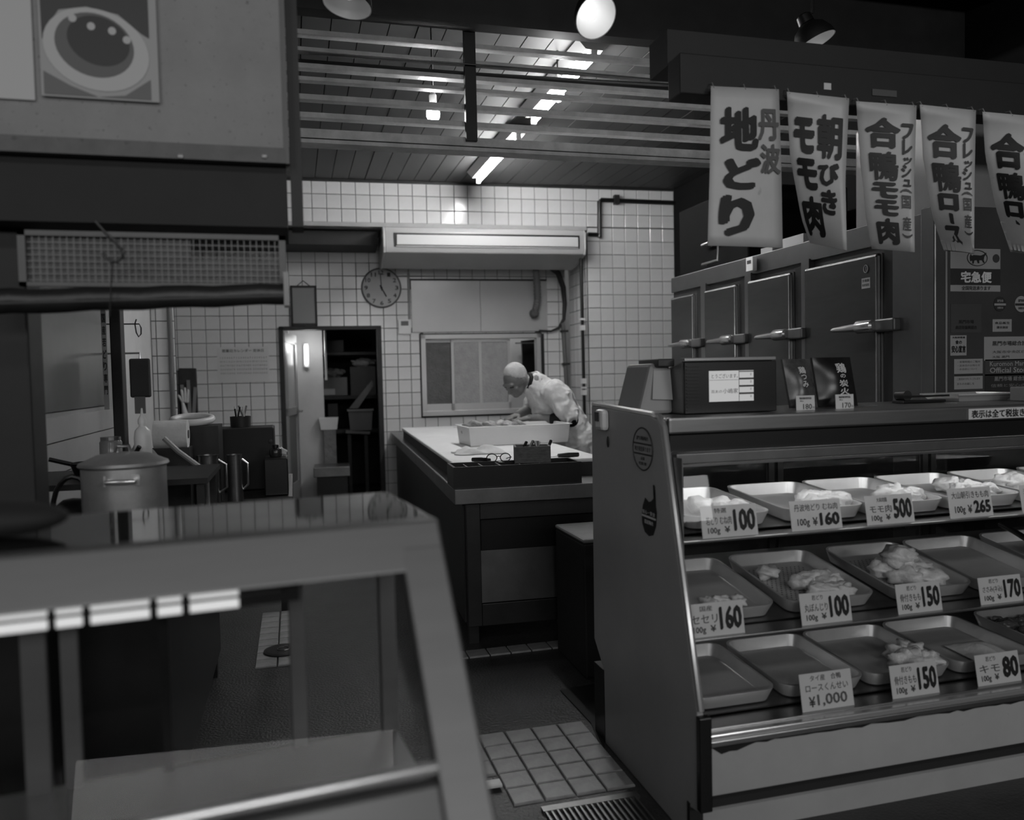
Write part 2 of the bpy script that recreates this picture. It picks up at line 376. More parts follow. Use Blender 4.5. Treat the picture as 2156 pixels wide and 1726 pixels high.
# dark market canopy over the front, with long ribs
cn = struct(MB().box(-3, 6, 1.35, 3.92, 3.42, 3.5).box(-3, 6, 3.86, 3.95, 3.04, 3.5), 'ceiling_canopy', mat('sooty canopy', 34, .6, var=.4, scale=4))
for k, yy in enumerate((3.55, 3.2, 2.85, 2.5, 2.1, 1.7)):
    MB().box(-3, 6, yy, yy+.1, 3.33, 3.42).build('rib', mat('sooty rib', 46, .45, .2, var=.3, scale=3), cn)
# banner beam along the front
BY = 2.40
bz = ay(1500, 180, BY).z
bb = struct(MB().box(1.24, 3.6, BY+.03, BY+.12, bz-.02, bz+.11), 'trim_3', DARKWOOD, bevel=.004)
MB().box(1.24, 3.6, BY+.12, BY+.26, bz+.10, bz+.22).build('batten', DARKWOOD, bb)
c = ay(1742, 182, BY+.028); MB().cbox(c, .028, .003, .022).build('sticker', CARD, bb)
c = ay(1862, 196, BY+.028); MB().cbox(c, .1, .003, .022).build('sticker', mat('faded paper', 78, .7), bb)
# ================================================================== TRANSOM SCREEN (slats)
SY = 4.0
ts = thing('transom_screen', 'wide screen of horizontal painted slats under the plank ceiling', 'screen', (1.7, SY, 2.46))
def zs(y): return ay(640, y, SY).z
x0s = -1.0
for k, (ya, yb, dp) in enumerate(((61, 71, .05), (98, 106, .05), (132, 142, .05), (160, 168, .045), (197, 208, .05), (235, 246, .05))):
    if k < 5 or True: MB().box(x0s, 3.7, SY, SY+dp, zs(yb), zs(ya)).build('slat', SLAT, ts)
MB().box(x0s, 3.7, SY-.01, SY+.05, zs(290), zs(271)).build('bottom_rail', SLAT, ts)
MB().box(x0s, 3.7, SY-.005, SY+.09, zs(300), zs(292)).build('bottom_flange', SLAT, ts)
for xx in (988, 1560, 1840): 
    cx = ay(xx, 180, SY).x; MB().box(cx-.028, cx+.028, SY-.035, SY-.001, zs(290)+.02, 3.08).build('post', DARKWOOD, ts)
# thin cable sagging in front of the slats
cab = [ay(650+i*85.5, 112+i*6.6-3*math.sin(i/10*3.14), SY-.05) for i in range(11)]
tag(MB().tube(cab, .004, 6).build('cable', BLACK), 'thin black cable strung along the front of the slat screen', 'cable')
bp = [ay(1000, 162, SY+.09), ay(1494, 190, SY+.09)]
tag(MB().tube([bp[0]-V((1.5, 0, 0)), bp[0], bp[1], bp[1]+V((1.2, 0, 0))], .022, 10).build('conduit', BLACK), 'black conduit pipe running between the upper slats', 'pipe')
# ================================================================== LIGHTS
TUBE = mat('lit tube', 255, .4, emit=85.)
FIX = mat('fixture enamel', 175, .5)
def fluor(y0, y1, label, x=1.655, z=3.10):
    t = thing('fluorescent_light', label, 'light', (x, (y0+y1)/2, z+.07), group='fluorescent battens on the plank ceiling')
    MB().prism([(x-.10, y0, z+.082), (x+.10, y0, z+.082), (x+.05, y0, z+.03), (x-.05, y0, z+.03)], (0, y1-y0, 0)).build('housing', FIX, t)
    MB().tube([(x, y0+.03, z), (x, y1-.03, z)], .017, 12).build('tube', TUBE, t, smooth=True)
    for yy in (y0+.005, y1-.03): MB().box(x-.018, x+.018, yy, yy+.025, z-.02, z+.035).build('socket', PLW, t)
fluor(5.80, 7.18, 'lit fluorescent tube on the plank ceiling nearest the tiled wall')
fluor(4.25, 5.45, 'lit fluorescent tube half hidden above the slat screen')
def lamp_bulb(px, py, Y, label, watts):
    c = ay(px, py, Y); t = thing('bulb_lamp', label, 'lamp', (c.x, c.y, CEIL), group='bare bulbs behind the slats')
    MB().ball(c, (.036, .036, .042)).build('bulb', mat('lit bulb', 255, .4, emit=70.), t, smooth=True)
    MB().lathe((c.x, c.y, c.z+.035), [(.018, 0), (.02, .06), (.012, .075)], seg=14).build('socket', PLW, t)
    MB().tube([(c.x, c.y, c.z+.1), (c.x, c.y, CEIL)], .005, 6).build('cord', BLACK, t)
lamp_bulb(912, 240, 4.28, 'glowing bare bulb seen between the slats left of the dark post', 6)
lamp_bulb(1175, 199, 4.45, 'small glowing bulb seen between the slats right of the dark post', 6)
def spot(px, py, dia, nrm, Y, label, lit=0.):
    c = ay(px, py, Y); n = V(nrm).normalized()
    t = thing('reflector_lamp', label, 'lamp', (c.x, c.y, 3.33), group='reflector lamps under the canopy')
    r = dia/2
    MB().lathe(c, [(r*1.04, 0), (r, -.001), (r*.93, -r*.35), (r*.7, -r*.75), (r*.36, -r*1.02), (0, -r*1.03)], n, 36, close=False).build('reflector', mat('white reflector', 165, .4), t, smooth=True)
    MB().lathe(c, [(r*1.05, -.001), (r*.99, -r*.36), (r*.76, -r*.79), (r*.40, -r*1.05), (r*.1, -r*1.07)], n, 36, close=False).build('shade', mat('black shade', 16, .5), t, smooth=True)
    MB().lathe(c, [(r*.4, -r*1.08), (r*.36, -r*1.5), (r*.2, -r*1.6)], n, 20).build('lamp_holder', BLACK, t, smooth=True)
    MB().ball(c-n*(r*.62), (r*.28, r*.28, r*.34)).build('bulb', mat('lit reflector bulb', 255, .4, emit=4.) if lit > .07 else mat('unlit bulb', 170, .3), t, smooth=True)
    MB().tube([c-n*(r*1.5), V((c.x, c.y+.02, c.z+r*1.6)), V((c.x, c.y+.02, 3.335))], .008, 8).build('arm', BLACK, t)
    if lit:
        l = bpy.data.lights.new('reflector_lamp', 'POINT'); l.energy = lit; l.shadow_soft_size = .04
        lo = bpy.data.objects.new('lamp_light', l); COL.objects.link(lo); lo.parent = t; lo.matrix_local = WM[t].inverted() @ Matrix.Translation(c+n*.01)
spot(731, 12, .185, (-.17, -.10, -.95), 3.3, 'dim reflector lamp at the upper left beside the sign board', .05)
spot(1255, 36, .175, (.15, -.72, -.65), 3.2, 'bright reflector lamp at the top centre', .09)
spot(1717, 90, .172, (.35, -.17, -.92), 3.15, 'tilted dim reflector lamp above the white banners', .06)

# ================================================================== BACK WALL FITTINGS
def L2(u, d, z): return FRAME2 @ V((u, -d, z))
# sheet over the window
ps = thing('wall_panel', 'pair of smooth pale metal sheets above the sliding window', 'panel', L2((PANEL[0]+PANEL[1])/2, 0, PANEL[2]))
um = uz2(1011, 640)[0]
for a, b in ((PANEL[0], um-.002), (um+.002, PANEL[1])): MB(FRAME2).box(a, b, -.012, .0, PANEL[2]+.004, PANEL[3]).build('sheet', mat('pale satin sheet', 172, .28, .15, var=.05, scale=2), ps)
MB(FRAME2).box(PANEL[0]-.02, PANEL[1], -.02, 0, PANEL[3], PANEL[3]+.018).build('edge_strip', DARK, ps)
# window
fr = mat('anodised window frame', 178, .4, .35)
wn = struct(MB(FRAME2).box(WU0, WU1, -.03, .08, WZ1-.045, WZ1).box(WU0, WU1, -.04, .08, WZ0, WZ0+.05).box(WU0, WU0+.05, -.03, .08, WZ0, WZ1).box(WU1-.045, WU1, -.03, .08, WZ0, WZ1), 'window_1', fr, bevel=.003)
MB(FRAME2).box(WU0-.014, WU1+.014, -.012, .0, WZ1, WZ1+.014).box(WU0-.014, WU0, -.012, 0, WZ0, WZ1).box(WU1, WU1+.04, -.012, 0, WZ0, WZ1).box(WU0-.014, WU1, -.012, 0, WZ0-.014, WZ0).build('reveal', DARK, wn)
def sash(u0, u1, d, m, rails):
    z0, z1 = WZ0+.05, WZ1-.05; s = .028
    MB(FRAME2).box(u0, u0+s, d, d+.02, z0, z1).box(u1-s, u1, d, d+.02, z0, z1).box(u0, u1, d, d+.02, z1-s, z1).box(u0, u1, d, d+.02, z0, z0+.07).build('sash_frame', fr, wn)
    us = [u0+s]+rails+[u1-s]
    for k in range(len(us)-1): MB(FRAME2).box(us[k]+.004, us[k+1]-.004, d+.008, d+.013, z0+.07, z1-s).build('pane', m, wn)
    for r in rails: MB(FRAME2).box(r-.014, r+.014, d, d+.02, z0+.07, z1-s).build('sash_bar', fr, wn)
uu = lambda x: uz2(x, 790)[0]
FROST = mat('frosted glass', 150, .3, var=.15, scale=14, bump=.5, bscale=70)
FROSTD = mat('frosted dark glass', 74, .3, var=.25, scale=14, bump=.5, bscale=70)
sash(uu(893), uu(960), .03, FROSTD, [])
sash(uu(951), uu(1075), .0, FROST, [uu(1012)])
# the little room seen through the open pane
rb = struct(MB(FRAME2).box(WU0-.3, WU1+.6, .9, .95, .4, 2.6), 'wall_scullery', mat('scullery wall', 200, .5, var=.04))
l = bpy.data.lights.new('scullery_light', 'POINT'); l.energy = 7; l.shadow_soft_size = .1
o = bpy.data.objects.new('scullery_light', l); COL.objects.link(o); o.location = L2(1.3, -.5, 2.3)
q = apl(1112, 722, L2(0, -.8, 0), NW)
tag(MB().cbox(q, .3, .03, .012).build('wall_shelf', mat('grey shelf', 90, .6)), 'grey shelf on the wall behind the open window pane', 'shelf')
q = apl(1122, 768, L2(0, -.86, 0), NW)
tag(MB().prism([q+EW*-.13+ZU*.28, q+EW*.3+ZU*.32, q+EW*.3-ZU*.5, q+EW*-.13-ZU*.2, q+EW*-.12+ZU*.1], -NW*.04).build('hanging_cloth', BLACK), 'black sheet hanging in the scullery behind the open window pane', 'cloth')
# clock
cc = on2(803, 606, .02); cr = .198
ck = thing('wall_clock', 'round white wall clock with black hands near five o clock', 'clock', on2(803, 606, 0))
MB().lathe(cc-NW*.018, [(cr, 0), (cr*1.02, .02), (cr*1.0, .04), (cr*.95, .042), (cr*.94, .03)], NW, 48, close=False).build('rim', mat('grey rim', 88, .4), ck, smooth=True)
MB().lathe(cc, [(cr*.945, 0), (cr*.945, .006), (0, .0065)], NW, 48, close=False).build('face', mat('clock face', 178, .5), ck)
for h in range(1, 13):
    th = math.radians(30*h); p = cc+NW*.008+(EW*math.sin(th)+ZU*math.cos(th))*(cr*.77); s = .042
    nb = letters(MB(), flat(p-EW*s/2+ZU*s/2, EW, -ZU, s, s), [(str(h), .1 if h < 10 else -.1, 0, .9 if h < 10 else 1.1, 1, .02)]); nb.build('numeral', INKM, ck)
hd = lambda th, L, wd: MB().bar(cc+NW*.011-(EW*math.sin(th)+ZU*math.cos(th))*.03, cc+NW*.011+(EW*math.sin(th)+ZU*math.cos(th))*L, .002, wd, EW*math.cos(th)-ZU*math.sin(th))
hd(math.radians(152), .10, .012).build('hour_hand', INK, ck); hd(math.radians(-3), .15, .008).build('minute_hand', INK, ck)
MB().lathe(cc+NW*.009, [(.012, 0), (.012, .006), (0, .007)], NW, 16).build('hub', INK, ck)
# framed sheet
fa, fb = on2(611, 602), on2(669, 686); ua, ub = (fa-P2).dot(EW), (fb-P2).dot(EW)
fp = thing('picture_frame', 'dark framed blank sheet hung above the doorway', 'frame', L2((ua+ub)/2, 0, fb.z))
MB(FRAME2).box(ua+.02, ub-.02, -.03, -.012, fb.z+.02, fa.z-.02).build('sheet', mat('glazed sheet', 132, .2), fp)
MB(FRAME2).box(ua, ub, -.04, -.012, fa.z-.02, fa.z).box(ua, ub, -.04, -.012, fb.z, fb.z+.025).box(ua, ua+.02, -.04, -.012, fb.z, fa.z).box(ub-.02, ub, -.04, -.012, fb.z, fa.z).build('frame', DARK, fp)
um_ = (ua+ub)/2; MB().tube([L2(um_-.06, .015, fa.z), L2(um_, .015, fa.z+.05), L2(um_+.06, .015, fa.z)], .004, 6).build('cord', BLACK, fp)
# thermostat
c = on2(852, 688, .015); th_ = thing('thermostat', 'small white wall controller with a grey screen left of the window', 'controller', c)
MB().cbox(c, .13, .03, .15, FRAME2.to_3x3()).build('body', PLW, th_, bevel=.006); MB().cbox(c+NW*.016+ZU*.035, .075, .004, .045, FRAME2.to_3x3()).build('screen', mat('lcd', 70, .3), th_)
# trunking between thermostat and the air conditioner
tag(MB().tube([L2(uz2(862, 590)[0]-.01, .012, uz2(862, 675)[1]), L2(uz2(862, 590)[0]-.01, .012, uz2(862, 575)[1])], .014, 8).build('cable_trunking', mat('trunking', 150, .5)), 'thin pale cable trunking rising from the wall controller', 'trunking')
# air conditioner (ceiling-suspended type, held under the ledge)
aa, ab = on1(803, 480), on1(1224, 487); u_a = (aa-P1).dot(EW); u_b = (ab-P1).dot(EW)
acf = frame(P1+EW*u_a, EW, -NW, ZU); wac = u_b-u_a; zt = LEDGE-.04
ac = thing('air_conditioner', 'long cream air conditioner mounted over the window', 'air conditioner', acf @ V((wac/2, .3, zt-.38)))
acm = mat('cream plastic', 185, .42, var=.04)
prof = [(.02, 0), (-.12, -.015), (-.15, -.06), (-.155, -.20), (-.13, -.25), (.20, -.325), (.34, -.335), (.5, -.31), (.52, -.02)]
MB().prism([acf @ V((0.02, y, zt+z)) for y, z in prof], EW*(wac-.04)).build('body', acm, ac, smooth=True, ang=50, bevel=.008)
for x in (0, wac-.022): MB().prism([acf @ V((x, y*1.02, zt+z*1.01)) for y, z in prof], EW*.022).build('end_cap', acm, ac, bevel=.008)
MB(acf).box(.1, wac-.07, -.158, -.15, zt-.2, zt-.072).build('grille_recess', BLACK, ac)
MB(acf).box(.125, wac-.085, -.17, -.158, zt-.182, zt-.09).build('louvre', mat('louvre plastic', 205, .45), ac, bevel=.004)
MB(acf).box(.12, wac-.08, -.163, -.158, zt-.197, zt-.189).build('louvre_lip', acm, ac)
# dark duct left of the air conditioner
tag(MB(FRAME2).box(ULEFT+.03, uz2(800, 500)[0]-.05, -.5, -.02, uz2(700, 532)[1], uz2(700, 505)[1]).build('duct', mat('dark duct', 34, .6, var=.3)), 'dark boxed duct left of the air conditioner', 'duct')
# pipes at the right of the recess
hz = [on2(1128, 568, .25), on2(1131, 600, .16), on2(1132, 630, .09), on2(1128, 650, .05), on2(1124, 660, .03)]
fx = thing('drain_hose', 'grey corrugated hose hanging from the air conditioner', 'hose', hz[-1])
pts = []
for i in range(len(hz)-1):
    for k in range(8): pts.append(hz[i].lerp(hz[i+1], k/8))
pts.append(hz[-1]); MB().tube(pts, [.032+(.006 if i % 2 else 0) for i in range(len(pts))], 12).build('hose', mat('grey hose', 105, .6), fx, smooth=True)
MB().lathe(hz[-1], [(.04, -.03), (.05, 0), (.05, .03), (.03, .045)], NW, 16).build('outlet', mat('grey hose dark', 78, .6), fx)
hp = [on2(x, y, d) for x, y, d in ((1160, 563, .2), (1175, 575, .12), (1186, 605, .06), (1189, 640, .04), (1187, 672, .04), (1176, 690, .04), (1160, 697, .04), (1135, 696, .03))]
tag(MB().tube(hp, [.03, .03, .028, .024, .018, .013, .01, .01], 10).build('insulated_pipe', mat('black lagging', 36, .7), smooth=True), 'dark lagged pipe curving down to the window corner', 'pipe')
vp = thing('vent_pipe', 'grey vertical pipe running down the recess beside the window', 'pipe', on2(1196, 880, .04))
MB().tube([on2(1185, 680, .05), on2(1190, 760, .05), on2(1197, 900, .05)], .022, 10).build('pipe', mat('grey pipe', 92, .5), vp, smooth=True)
for y in (697, 766): MB().cbox(on2(1188+(y-697)*.05, y, .05), .075, .06, .02, FRAME2.to_3x3()).build('clamp', DARK, vp)
cp = thing('conduit_riser', 'black riser conduit with white clamps on the pillar corner', 'pipe', on1(1231, 930, .03))
MB().tube([on1(1222+i*2.4, 495+i*105, .025) for i in range(5)], .016, 10).build('pipe', BLACK, cp, smooth=True)
for y in (672, 690, 802, 816, 826, 884): x = 1222+(y-495)*.0228; MB().cbox(on1(x, y, .03), .045, .05, .05 if y in (690, 802, 826, 884) else .02, FRAME1.to_3x3()).build('clamp', PLW, cp)
rp = thing('water_pipe', 'black pipe bent across the upper tiles of the pillar', 'pipe', on1(1263, 505, .03))
MB().tube([on1(1238, 493, .03), on1(1262, 494, .03)], .02, 10).build('branch', BLACK, rp); MB().tube([on1(1262, 500, .03), on1(1262, 424, .03), on1(1266, 421, .03), on1(1500, 430, .03)], .022, 10).build('pipe', BLACK, rp)
MB().cbox(on1(1297, 421, .03), .05, .07, .09, FRAME1.to_3x3()).build('clamp', DARK, rp)
# ------------------------------------------------------------------ doorway and store room
dr = struct(MB(FRAME2).box(DU0-.03, DU0+.01, -.03, .1, 0, DZ+.03).box(DU1-.01, DU1+.035, -.03, .1, 0, DZ+.03).box(DU0-.03, DU1+.035, -.03, .1, DZ, DZ+.035), 'door_1', DARK)
dk = mat('door enamel', 150, .5, var=.08)
d0 = L2(DU0+.02, -.03, 0); dd = (-NW*math.cos(.14)+EW*math.sin(.14)).normalized()
FD = frame(d0, dd, ZU.cross(dd), ZU)
dw = .62; q = MB(FD).box(0, dw, 0, .04, .02, .3).box(0, dw, 0, .04, 1.0, 1.08).box(0, dw, 0, .04, DZ-.12, DZ-.02).box(0, .1, 0, .04, .3, DZ-.1).box(dw-.1, dw, 0, .04, .3, DZ-.1)
q.build('door_leaf', dk, dr); MB(FD).box(.1, dw-.1, .012, .026, 1.08, DZ-.12).build('door_pane', mat('door glass', 170, .25), dr); MB(FD).box(.1, dw-.1, .012, .03, .3, 1.0).build('door_panel', mat('door panel', 110, .5), dr)
MB(FD).box(dw-.16, dw-.04, -.05, -.02, 1.02, 1.04).build('door_handle', STEEL, dr)
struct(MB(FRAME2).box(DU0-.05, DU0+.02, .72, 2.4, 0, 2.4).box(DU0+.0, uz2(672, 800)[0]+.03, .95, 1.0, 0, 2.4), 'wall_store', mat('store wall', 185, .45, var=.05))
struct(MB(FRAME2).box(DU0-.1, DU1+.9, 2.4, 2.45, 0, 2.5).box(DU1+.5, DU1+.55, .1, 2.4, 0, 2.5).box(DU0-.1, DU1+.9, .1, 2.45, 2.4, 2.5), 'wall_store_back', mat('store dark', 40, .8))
lq = apl(645, 748, L2(0, -.9, 0), NW)
lt = thing('wall_lamp', 'small bright upright lamp on the white wall inside the doorway', 'lamp', lq)
MB().cbox(lq-NW*.0, .05, .03, .26, FRAME2.to_3x3()).build('housing', PLW, lt); MB().cbox(lq+NW*.025, .02, .012, .2, FRAME2.to_3x3()).build('tube', mat('lit lamp tube', 255, .4, emit=6.), lt)
l = bpy.data.lights.new('store_light', 'POINT'); l.energy = 2.2; l.shadow_soft_size = .08; o = bpy.data.objects.new('lamp_light', l); COL.objects.link(o); o.parent = lt; o.matrix_local = WM[lt].inverted() @ Matrix.Translation(lq+NW*.3+ZU*.1+EW*.05)
def st(x, y, d): return apl(x, y, L2(0, -d, 0), NW)      # a point in the store room at depth d behind the wall
def sbox(px0, py0, px1, py1, d, dep=.3):
    a, b = st(px0, py0, d), st(px1, py1, d); ua, ub = (a-P2).dot(EW), (b-P2).dot(EW); return (ua, ub, d, d+dep, b.z, a.z)
sr = thing('storage_rack', 'dark storage rack inside the doorway', 'rack', st(740, 1000, 1.3))
for y in (742, 834, 905): b = sbox(676, y, 800, y+4, 1.36, .5); MB(FRAME2).box(*b).build('shelf', DARK, sr)
for x in (677, 797): b = sbox(x, 690, x+3, 1010, 1.36, .03); MB(FRAME2).box(b[0], b[1], b[2], b[3], 0, b[5]).build('upright', DARK, sr)
def carton(px0, py0, px1, py1, d, g, label, lid=True):
    b = sbox(px0, py0, px1, py1, d, .28); t = thing('storage_box', label, 'box', FRAME2 @ V(((b[0]+b[1])/2, d+.14, b[4])), group='boxes on the storage rack')
    MB(FRAME2).box(*b).build('carton', mat('carton %d' % g, g, .7, var=.1), t, bevel=.004)
    if lid: MB(FRAME2).box(b[0]+.06*(b[1]-b[0]), b[0]+.5*(b[1]-b[0]), d-.004, d, b[4]+.01, b[4]+.08).build('label_sticker', CARD, t)
carton(678, 795, 732, 832, 1.42, 120, 'pale carton on the middle shelf of the store rack, left')
carton(737, 772, 792, 833, 1.42, 72, 'dark carton on the middle shelf of the store rack, right', False)
carton(682, 716, 724, 741, 1.42, 52, 'dark carton on the top shelf of the store rack', False)
carton(690, 850, 712, 880, 1.42, 60, 'dark crate on the lower shelf of the store rack, left of the tub', False)
bagm = mat('crumpled bag', 135, .6, var=.2, scale=20, bump=.8, bscale=25)
for k, (x, y, r) in enumerate(((700, 785, .085), (766, 764, .09))):
    rr = random.Random(k); c = st(x, y, 1.56)
    tag(MB().ball(c, (r*1.5, r, r*.6), nu=20, nv=12, fn=lambda p: 1+.25*math.sin(7*p.x+3*p.z)*math.cos(6*p.y)+rr.uniform(-.08, .08)).build('plastic_bag', bagm, smooth=True), ('crumpled plastic bag on the pale carton in the store rack', 'crumpled plastic bag on the dark carton in the store rack')[k], 'bag')
b = sbox(733, 862, 786, 905, 1.0, .2); tb = thing('plastic_tub', 'grey tapered plastic tub with its lid raised inside the doorway', 'tub', FRAME2 @ V(((b[0]+b[1])/2, 1.15, b[4])))
def taper(mb, M, x0, x1, y0, y1, z0, z1, k):
    cx, cy = (x0+x1)/2, (y0+y1)/2; f = lambda x, y: (cx+(x-cx)*k, cy+(y-cy)*k)
    lo = [f(x, y)+(z0,) for x, y in ((x0, y0), (x1, y0), (x1, y1), (x0, y1))]; hi = [(x, y, z1) for x, y in ((x0, y0), (x1, y0), (x1, y1), (x0, y1))]
    mb.add([M @ V(p) for p in lo+hi], [(3, 2, 1, 0), (0, 1, 5, 4), (1, 2, 6, 5), (2, 3, 7, 6), (3, 0, 4, 7), (4, 5, 6, 7)]); return mb
taper(MB(), FRAME2, *b, .86).build('body', mat('tub plastic', 98, .5), tb); MB(FRAME2).box(b[0]-.01, b[1]+.01, b[2]-.01, b[3]+.01, b[5]-.02, b[5]).build('rim', mat('tub rim', 120, .5), tb)
la, lb = st(735, 860, 1.05), st(783, 800, 1.05); MB().prism([la, lb, lb-ZU*.06+EW*.02, la-ZU*.0+EW*.1], -NW*.2).build('lid', mat('tub lid', 78, .25), tb)
MB().bar(st(728, 908, 1.1), st(778, 910, 1.1), .2, .03).build('stand_top', mat('stand', 90, .5), tb)
for x in (735, 770): p = st(x, 908, 1.15); MB().box(p.x-.02, p.x+.02, p.y-.02, p.y+.02, 0, p.z).build('stand_leg', DARK, tb)
b = sbox(671, 880, 713, 904, .78, .14); bn = thing('waste_bin', 'white tapered bin on a pale stand inside the doorway', 'bin', FRAME2 @ V(((b[0]+b[1])/2, .88, 0)))
taper(MB(), FRAME2, *b, .82).build('bin', PLW, bn); MB(FRAME2).box(b[0]+.05, b[1]-.03, b[2]+.03, b[3]-.03, 0.0, b[4]).build('bag', mat('bin bag', 110, .4, var=.25, scale=12, bump=.6, bscale=20), bn)
b = sbox(660, 985, 738, 1002, .35, .4); sc = thing('platform_scale', 'low steel platform on the floor inside the doorway', 'scale', FRAME2 @ V(((b[0]+b[1])/2, .55, 0)))
MB(FRAME2).box(b[0], b[1], b[2], b[3], b[4], b[5]).build('platform', STEELD, sc, bevel=.006); MB(FRAME2).box(b[0]+.03, b[1]-.03, b[2]+.03, b[3]-.03, 0, b[4]).build('base', BLACK, sc)
tag(MB().tube([st(684, 694, .5), st(686, 760, .5), st(687, 800, .5)], .012, 8).build('pull_cord', PLW), 'white pull cord hanging inside the doorway', 'cord')
# calendar sheet on the tiles
c0_, c1_ = on2(456, 731, .012), on2(568, 803, .012); ca = thing('calendar', 'white paper calendar sheet with a dark heading on the tiles', 'calendar', c1_)
Wc = (c1_-c0_).dot(EW); Hc = c0_.z-c1_.z
MB().prism([c0_, c0_+EW*Wc, c0_+EW*Wc-ZU*Hc, c0_-ZU*Hc], -NW*.002).build('sheet', mat('calendar paper', 196, .7), ca)
cm = MB(); fnc = flat(c0_, EW, -ZU, Wc, Hc, .0015)
letters(cm, fnc, [('営業日カレンダー 定休日', .1, .06, .9, .15, .02)]+[('%s' % ' '.join(str(7*r+k+1) for k in range(7)), .06+.31*m_, .28+.11*r+(.0), .34+.31*m_, .33+.11*r) for m_ in range(3) for r in range(5)])
cm.build('lettering', INKG, ca)
# ================================================================== WORK TABLE
TZ = .81; BZ = .905
tp = az(957, 1031, TZ); TFR = frame((tp.x, tp.y, 0), EW, -NW, ZU); TD = (P2-tp).dot(-NW)-.03; TW = .98
tl = lambda p: TFR.inverted() @ p
wt = thing('work_table', 'long dark steel work table reaching back to the tiled wall', 'table', M=TFR.copy())
MB(TFR).box(0, TW, 0, TD, TZ-.075, TZ).build('top', STEELD, wt, bevel=.004)
bod = mat('dark table body', 40, .45, .4, var=.25)
frm = mat('table frame steel', 66, .4, .8, var=.15)
MB(TFR).box(.05, TW-.04, .10, TD-.02, .13, TZ-.075).build('body', bod, wt)
MB(TFR).box(.06, .13, .045, .10, .12, TZ-.08).box(TW-.12, TW-.05, .045, .10, .12, TZ-.08).box(.13, TW-.12, .045, .10, TZ-.16, TZ-.08).box(.13, TW-.12, .045, .10, .12, .23).build('front_frame', frm, wt, bevel=.003)
MB(TFR).box(.14, TW-.13, .085, .098, TZ-.32, TZ-.17).build('upper_panel', BLACK, wt)
MB(TFR).add([(.13, .05, .235), (TW-.12, .05, .235), (TW-.12, .095, TZ-.325), (.13, .095, TZ-.325)], [(0, 1, 2, 3)]).build('lower_panel', mat('scuffed steel sheet', 74, .42, .6, var=.25, scale=4), wt)
for x in (.08, TW-.1):
    for y in (.16, TD-.2): MB(TFR).box(x, x+.05, y, y+.05, 0, .13).build('leg', DARK, wt)
# thick cutting board, its shaded sides painted in as a dark lower block
bl = tl(az(951.6, 976.6, BZ)); br = tl(az(1249, 957, BZ)); bk = tl(az(856.5, 900, BZ))
B0, B1, BF, BB = bl.x+.01, br.x+.01, bl.y, min(bk.y, TD-.3)
cb = thing('cutting_board', 'thick white cutting board with its shaded side coloured dark, covering the work table', 'cutting board', TFR @ V(((B0+B1)/2, (BF+BB)/2, TZ)))
MB(TFR).box(B0, B1, BF, BB, BZ-.022, BZ).build('top_sheet', BOARD, cb, bevel=.008); MB(TFR).box(B0+.012, B1-.012, BF+.01, BB-.01, TZ+.001, BZ-.022).build('block', mat('dark block', 40, .7, var=.3), cb)
# black compartment box at the table front
q0, q1 = tl(az(948, 1027, TZ)), tl(az(1226, 1016, TZ)); a0, a1, bq = max(q0.x, .0), q1.x, .025; bd = BF-.035-bq
kb = thing('compartment_box', 'long black open box divided into six compartments at the table front', 'box', TFR @ V(((a0+a1)/2, bq+bd/2, TZ)))
bh = .105; M_ = mat('black lacquer', 22, .35, var=.2)
MB(TFR).box(a0, a1, bq, bq+.012, TZ, TZ+bh).box(a0, a1, bq+bd-.012, bq+bd, TZ, TZ+bh).box(a0, a0+.012, bq+.012, bq+bd-.012, TZ, TZ+bh).box(a1-.012, a1, bq+.012, bq+bd-.012, TZ, TZ+bh).build('side', M_, kb)
MB(TFR).box(a0+.012, a1-.012, bq+.012, bq+bd-.012, TZ, TZ+.006).build('bottom', M_, kb)
for f_ in (.12, .24, .38, .54, .70): MB(TFR).box(a0+f_*(a1-a0), a0+f_*(a1-a0)+.006, bq+.012, bq+bd-.012, TZ+.006, TZ+bh-.008).build('divider', mat('divider', 96, .4), kb)
MB(TFR).box(a1-.16, a1-.03, bq+.05, bq+.09, TZ+.05, TZ+.054).build('slip', CARD, kb)
# deep white tray with meat
t0, t1 = az(988, 941, BZ), az(1201, 931, BZ); ex = (t1-t0).normalized(); tw_ = (t1-t0).length; TRF = frame(t0+V((0, 0, .002)), ex, ZU.cross(ex), ZU)
def open_tray(F, wd, dp, h, th, flare=0., rim=.012):
    m = MB(F); i = [(flare, flare), (wd-flare, flare), (wd-flare, dp-flare), (flare, dp-flare)]; o_ = [(0, 0), (wd, 0), (wd, dp), (0, dp)]; R_ = [(-rim, -rim), (wd+rim, -rim), (wd+rim, dp+rim), (-rim, dp+rim)]
    ii = [(flare+th, flare+th), (wd-flare-th, flare+th), (wd-flare-th, dp-flare-th), (flare+th, dp-flare-th)]; io = [(th, th), (wd-th, th), (wd-th, dp-th), (th, dp-th)]
    vs = [p+(0,) for p in i]+[p+(h-.006,) for p in o_]+[p+(h-.006,) for p in R_]+[p+(h,) for p in R_]+[p+(h,) for p in io]+[p+(th,) for p in ii]
    fs = [(3, 2, 1, 0), (20, 21, 22, 23)]
    for k in range(5): fs += [(k*4+j, k*4+(j+1) % 4, (k+1)*4+(j+1) % 4, (k+1)*4+j) for j in range(4)]
    return m.add(vs, fs)
tr = tag(open_tray(TRF, tw_, .36, .125, .006, .012).build('deep_tray', PLW, bevel=.003), 'deep white plastic tray on the cutting board in front of the man', 'tray')
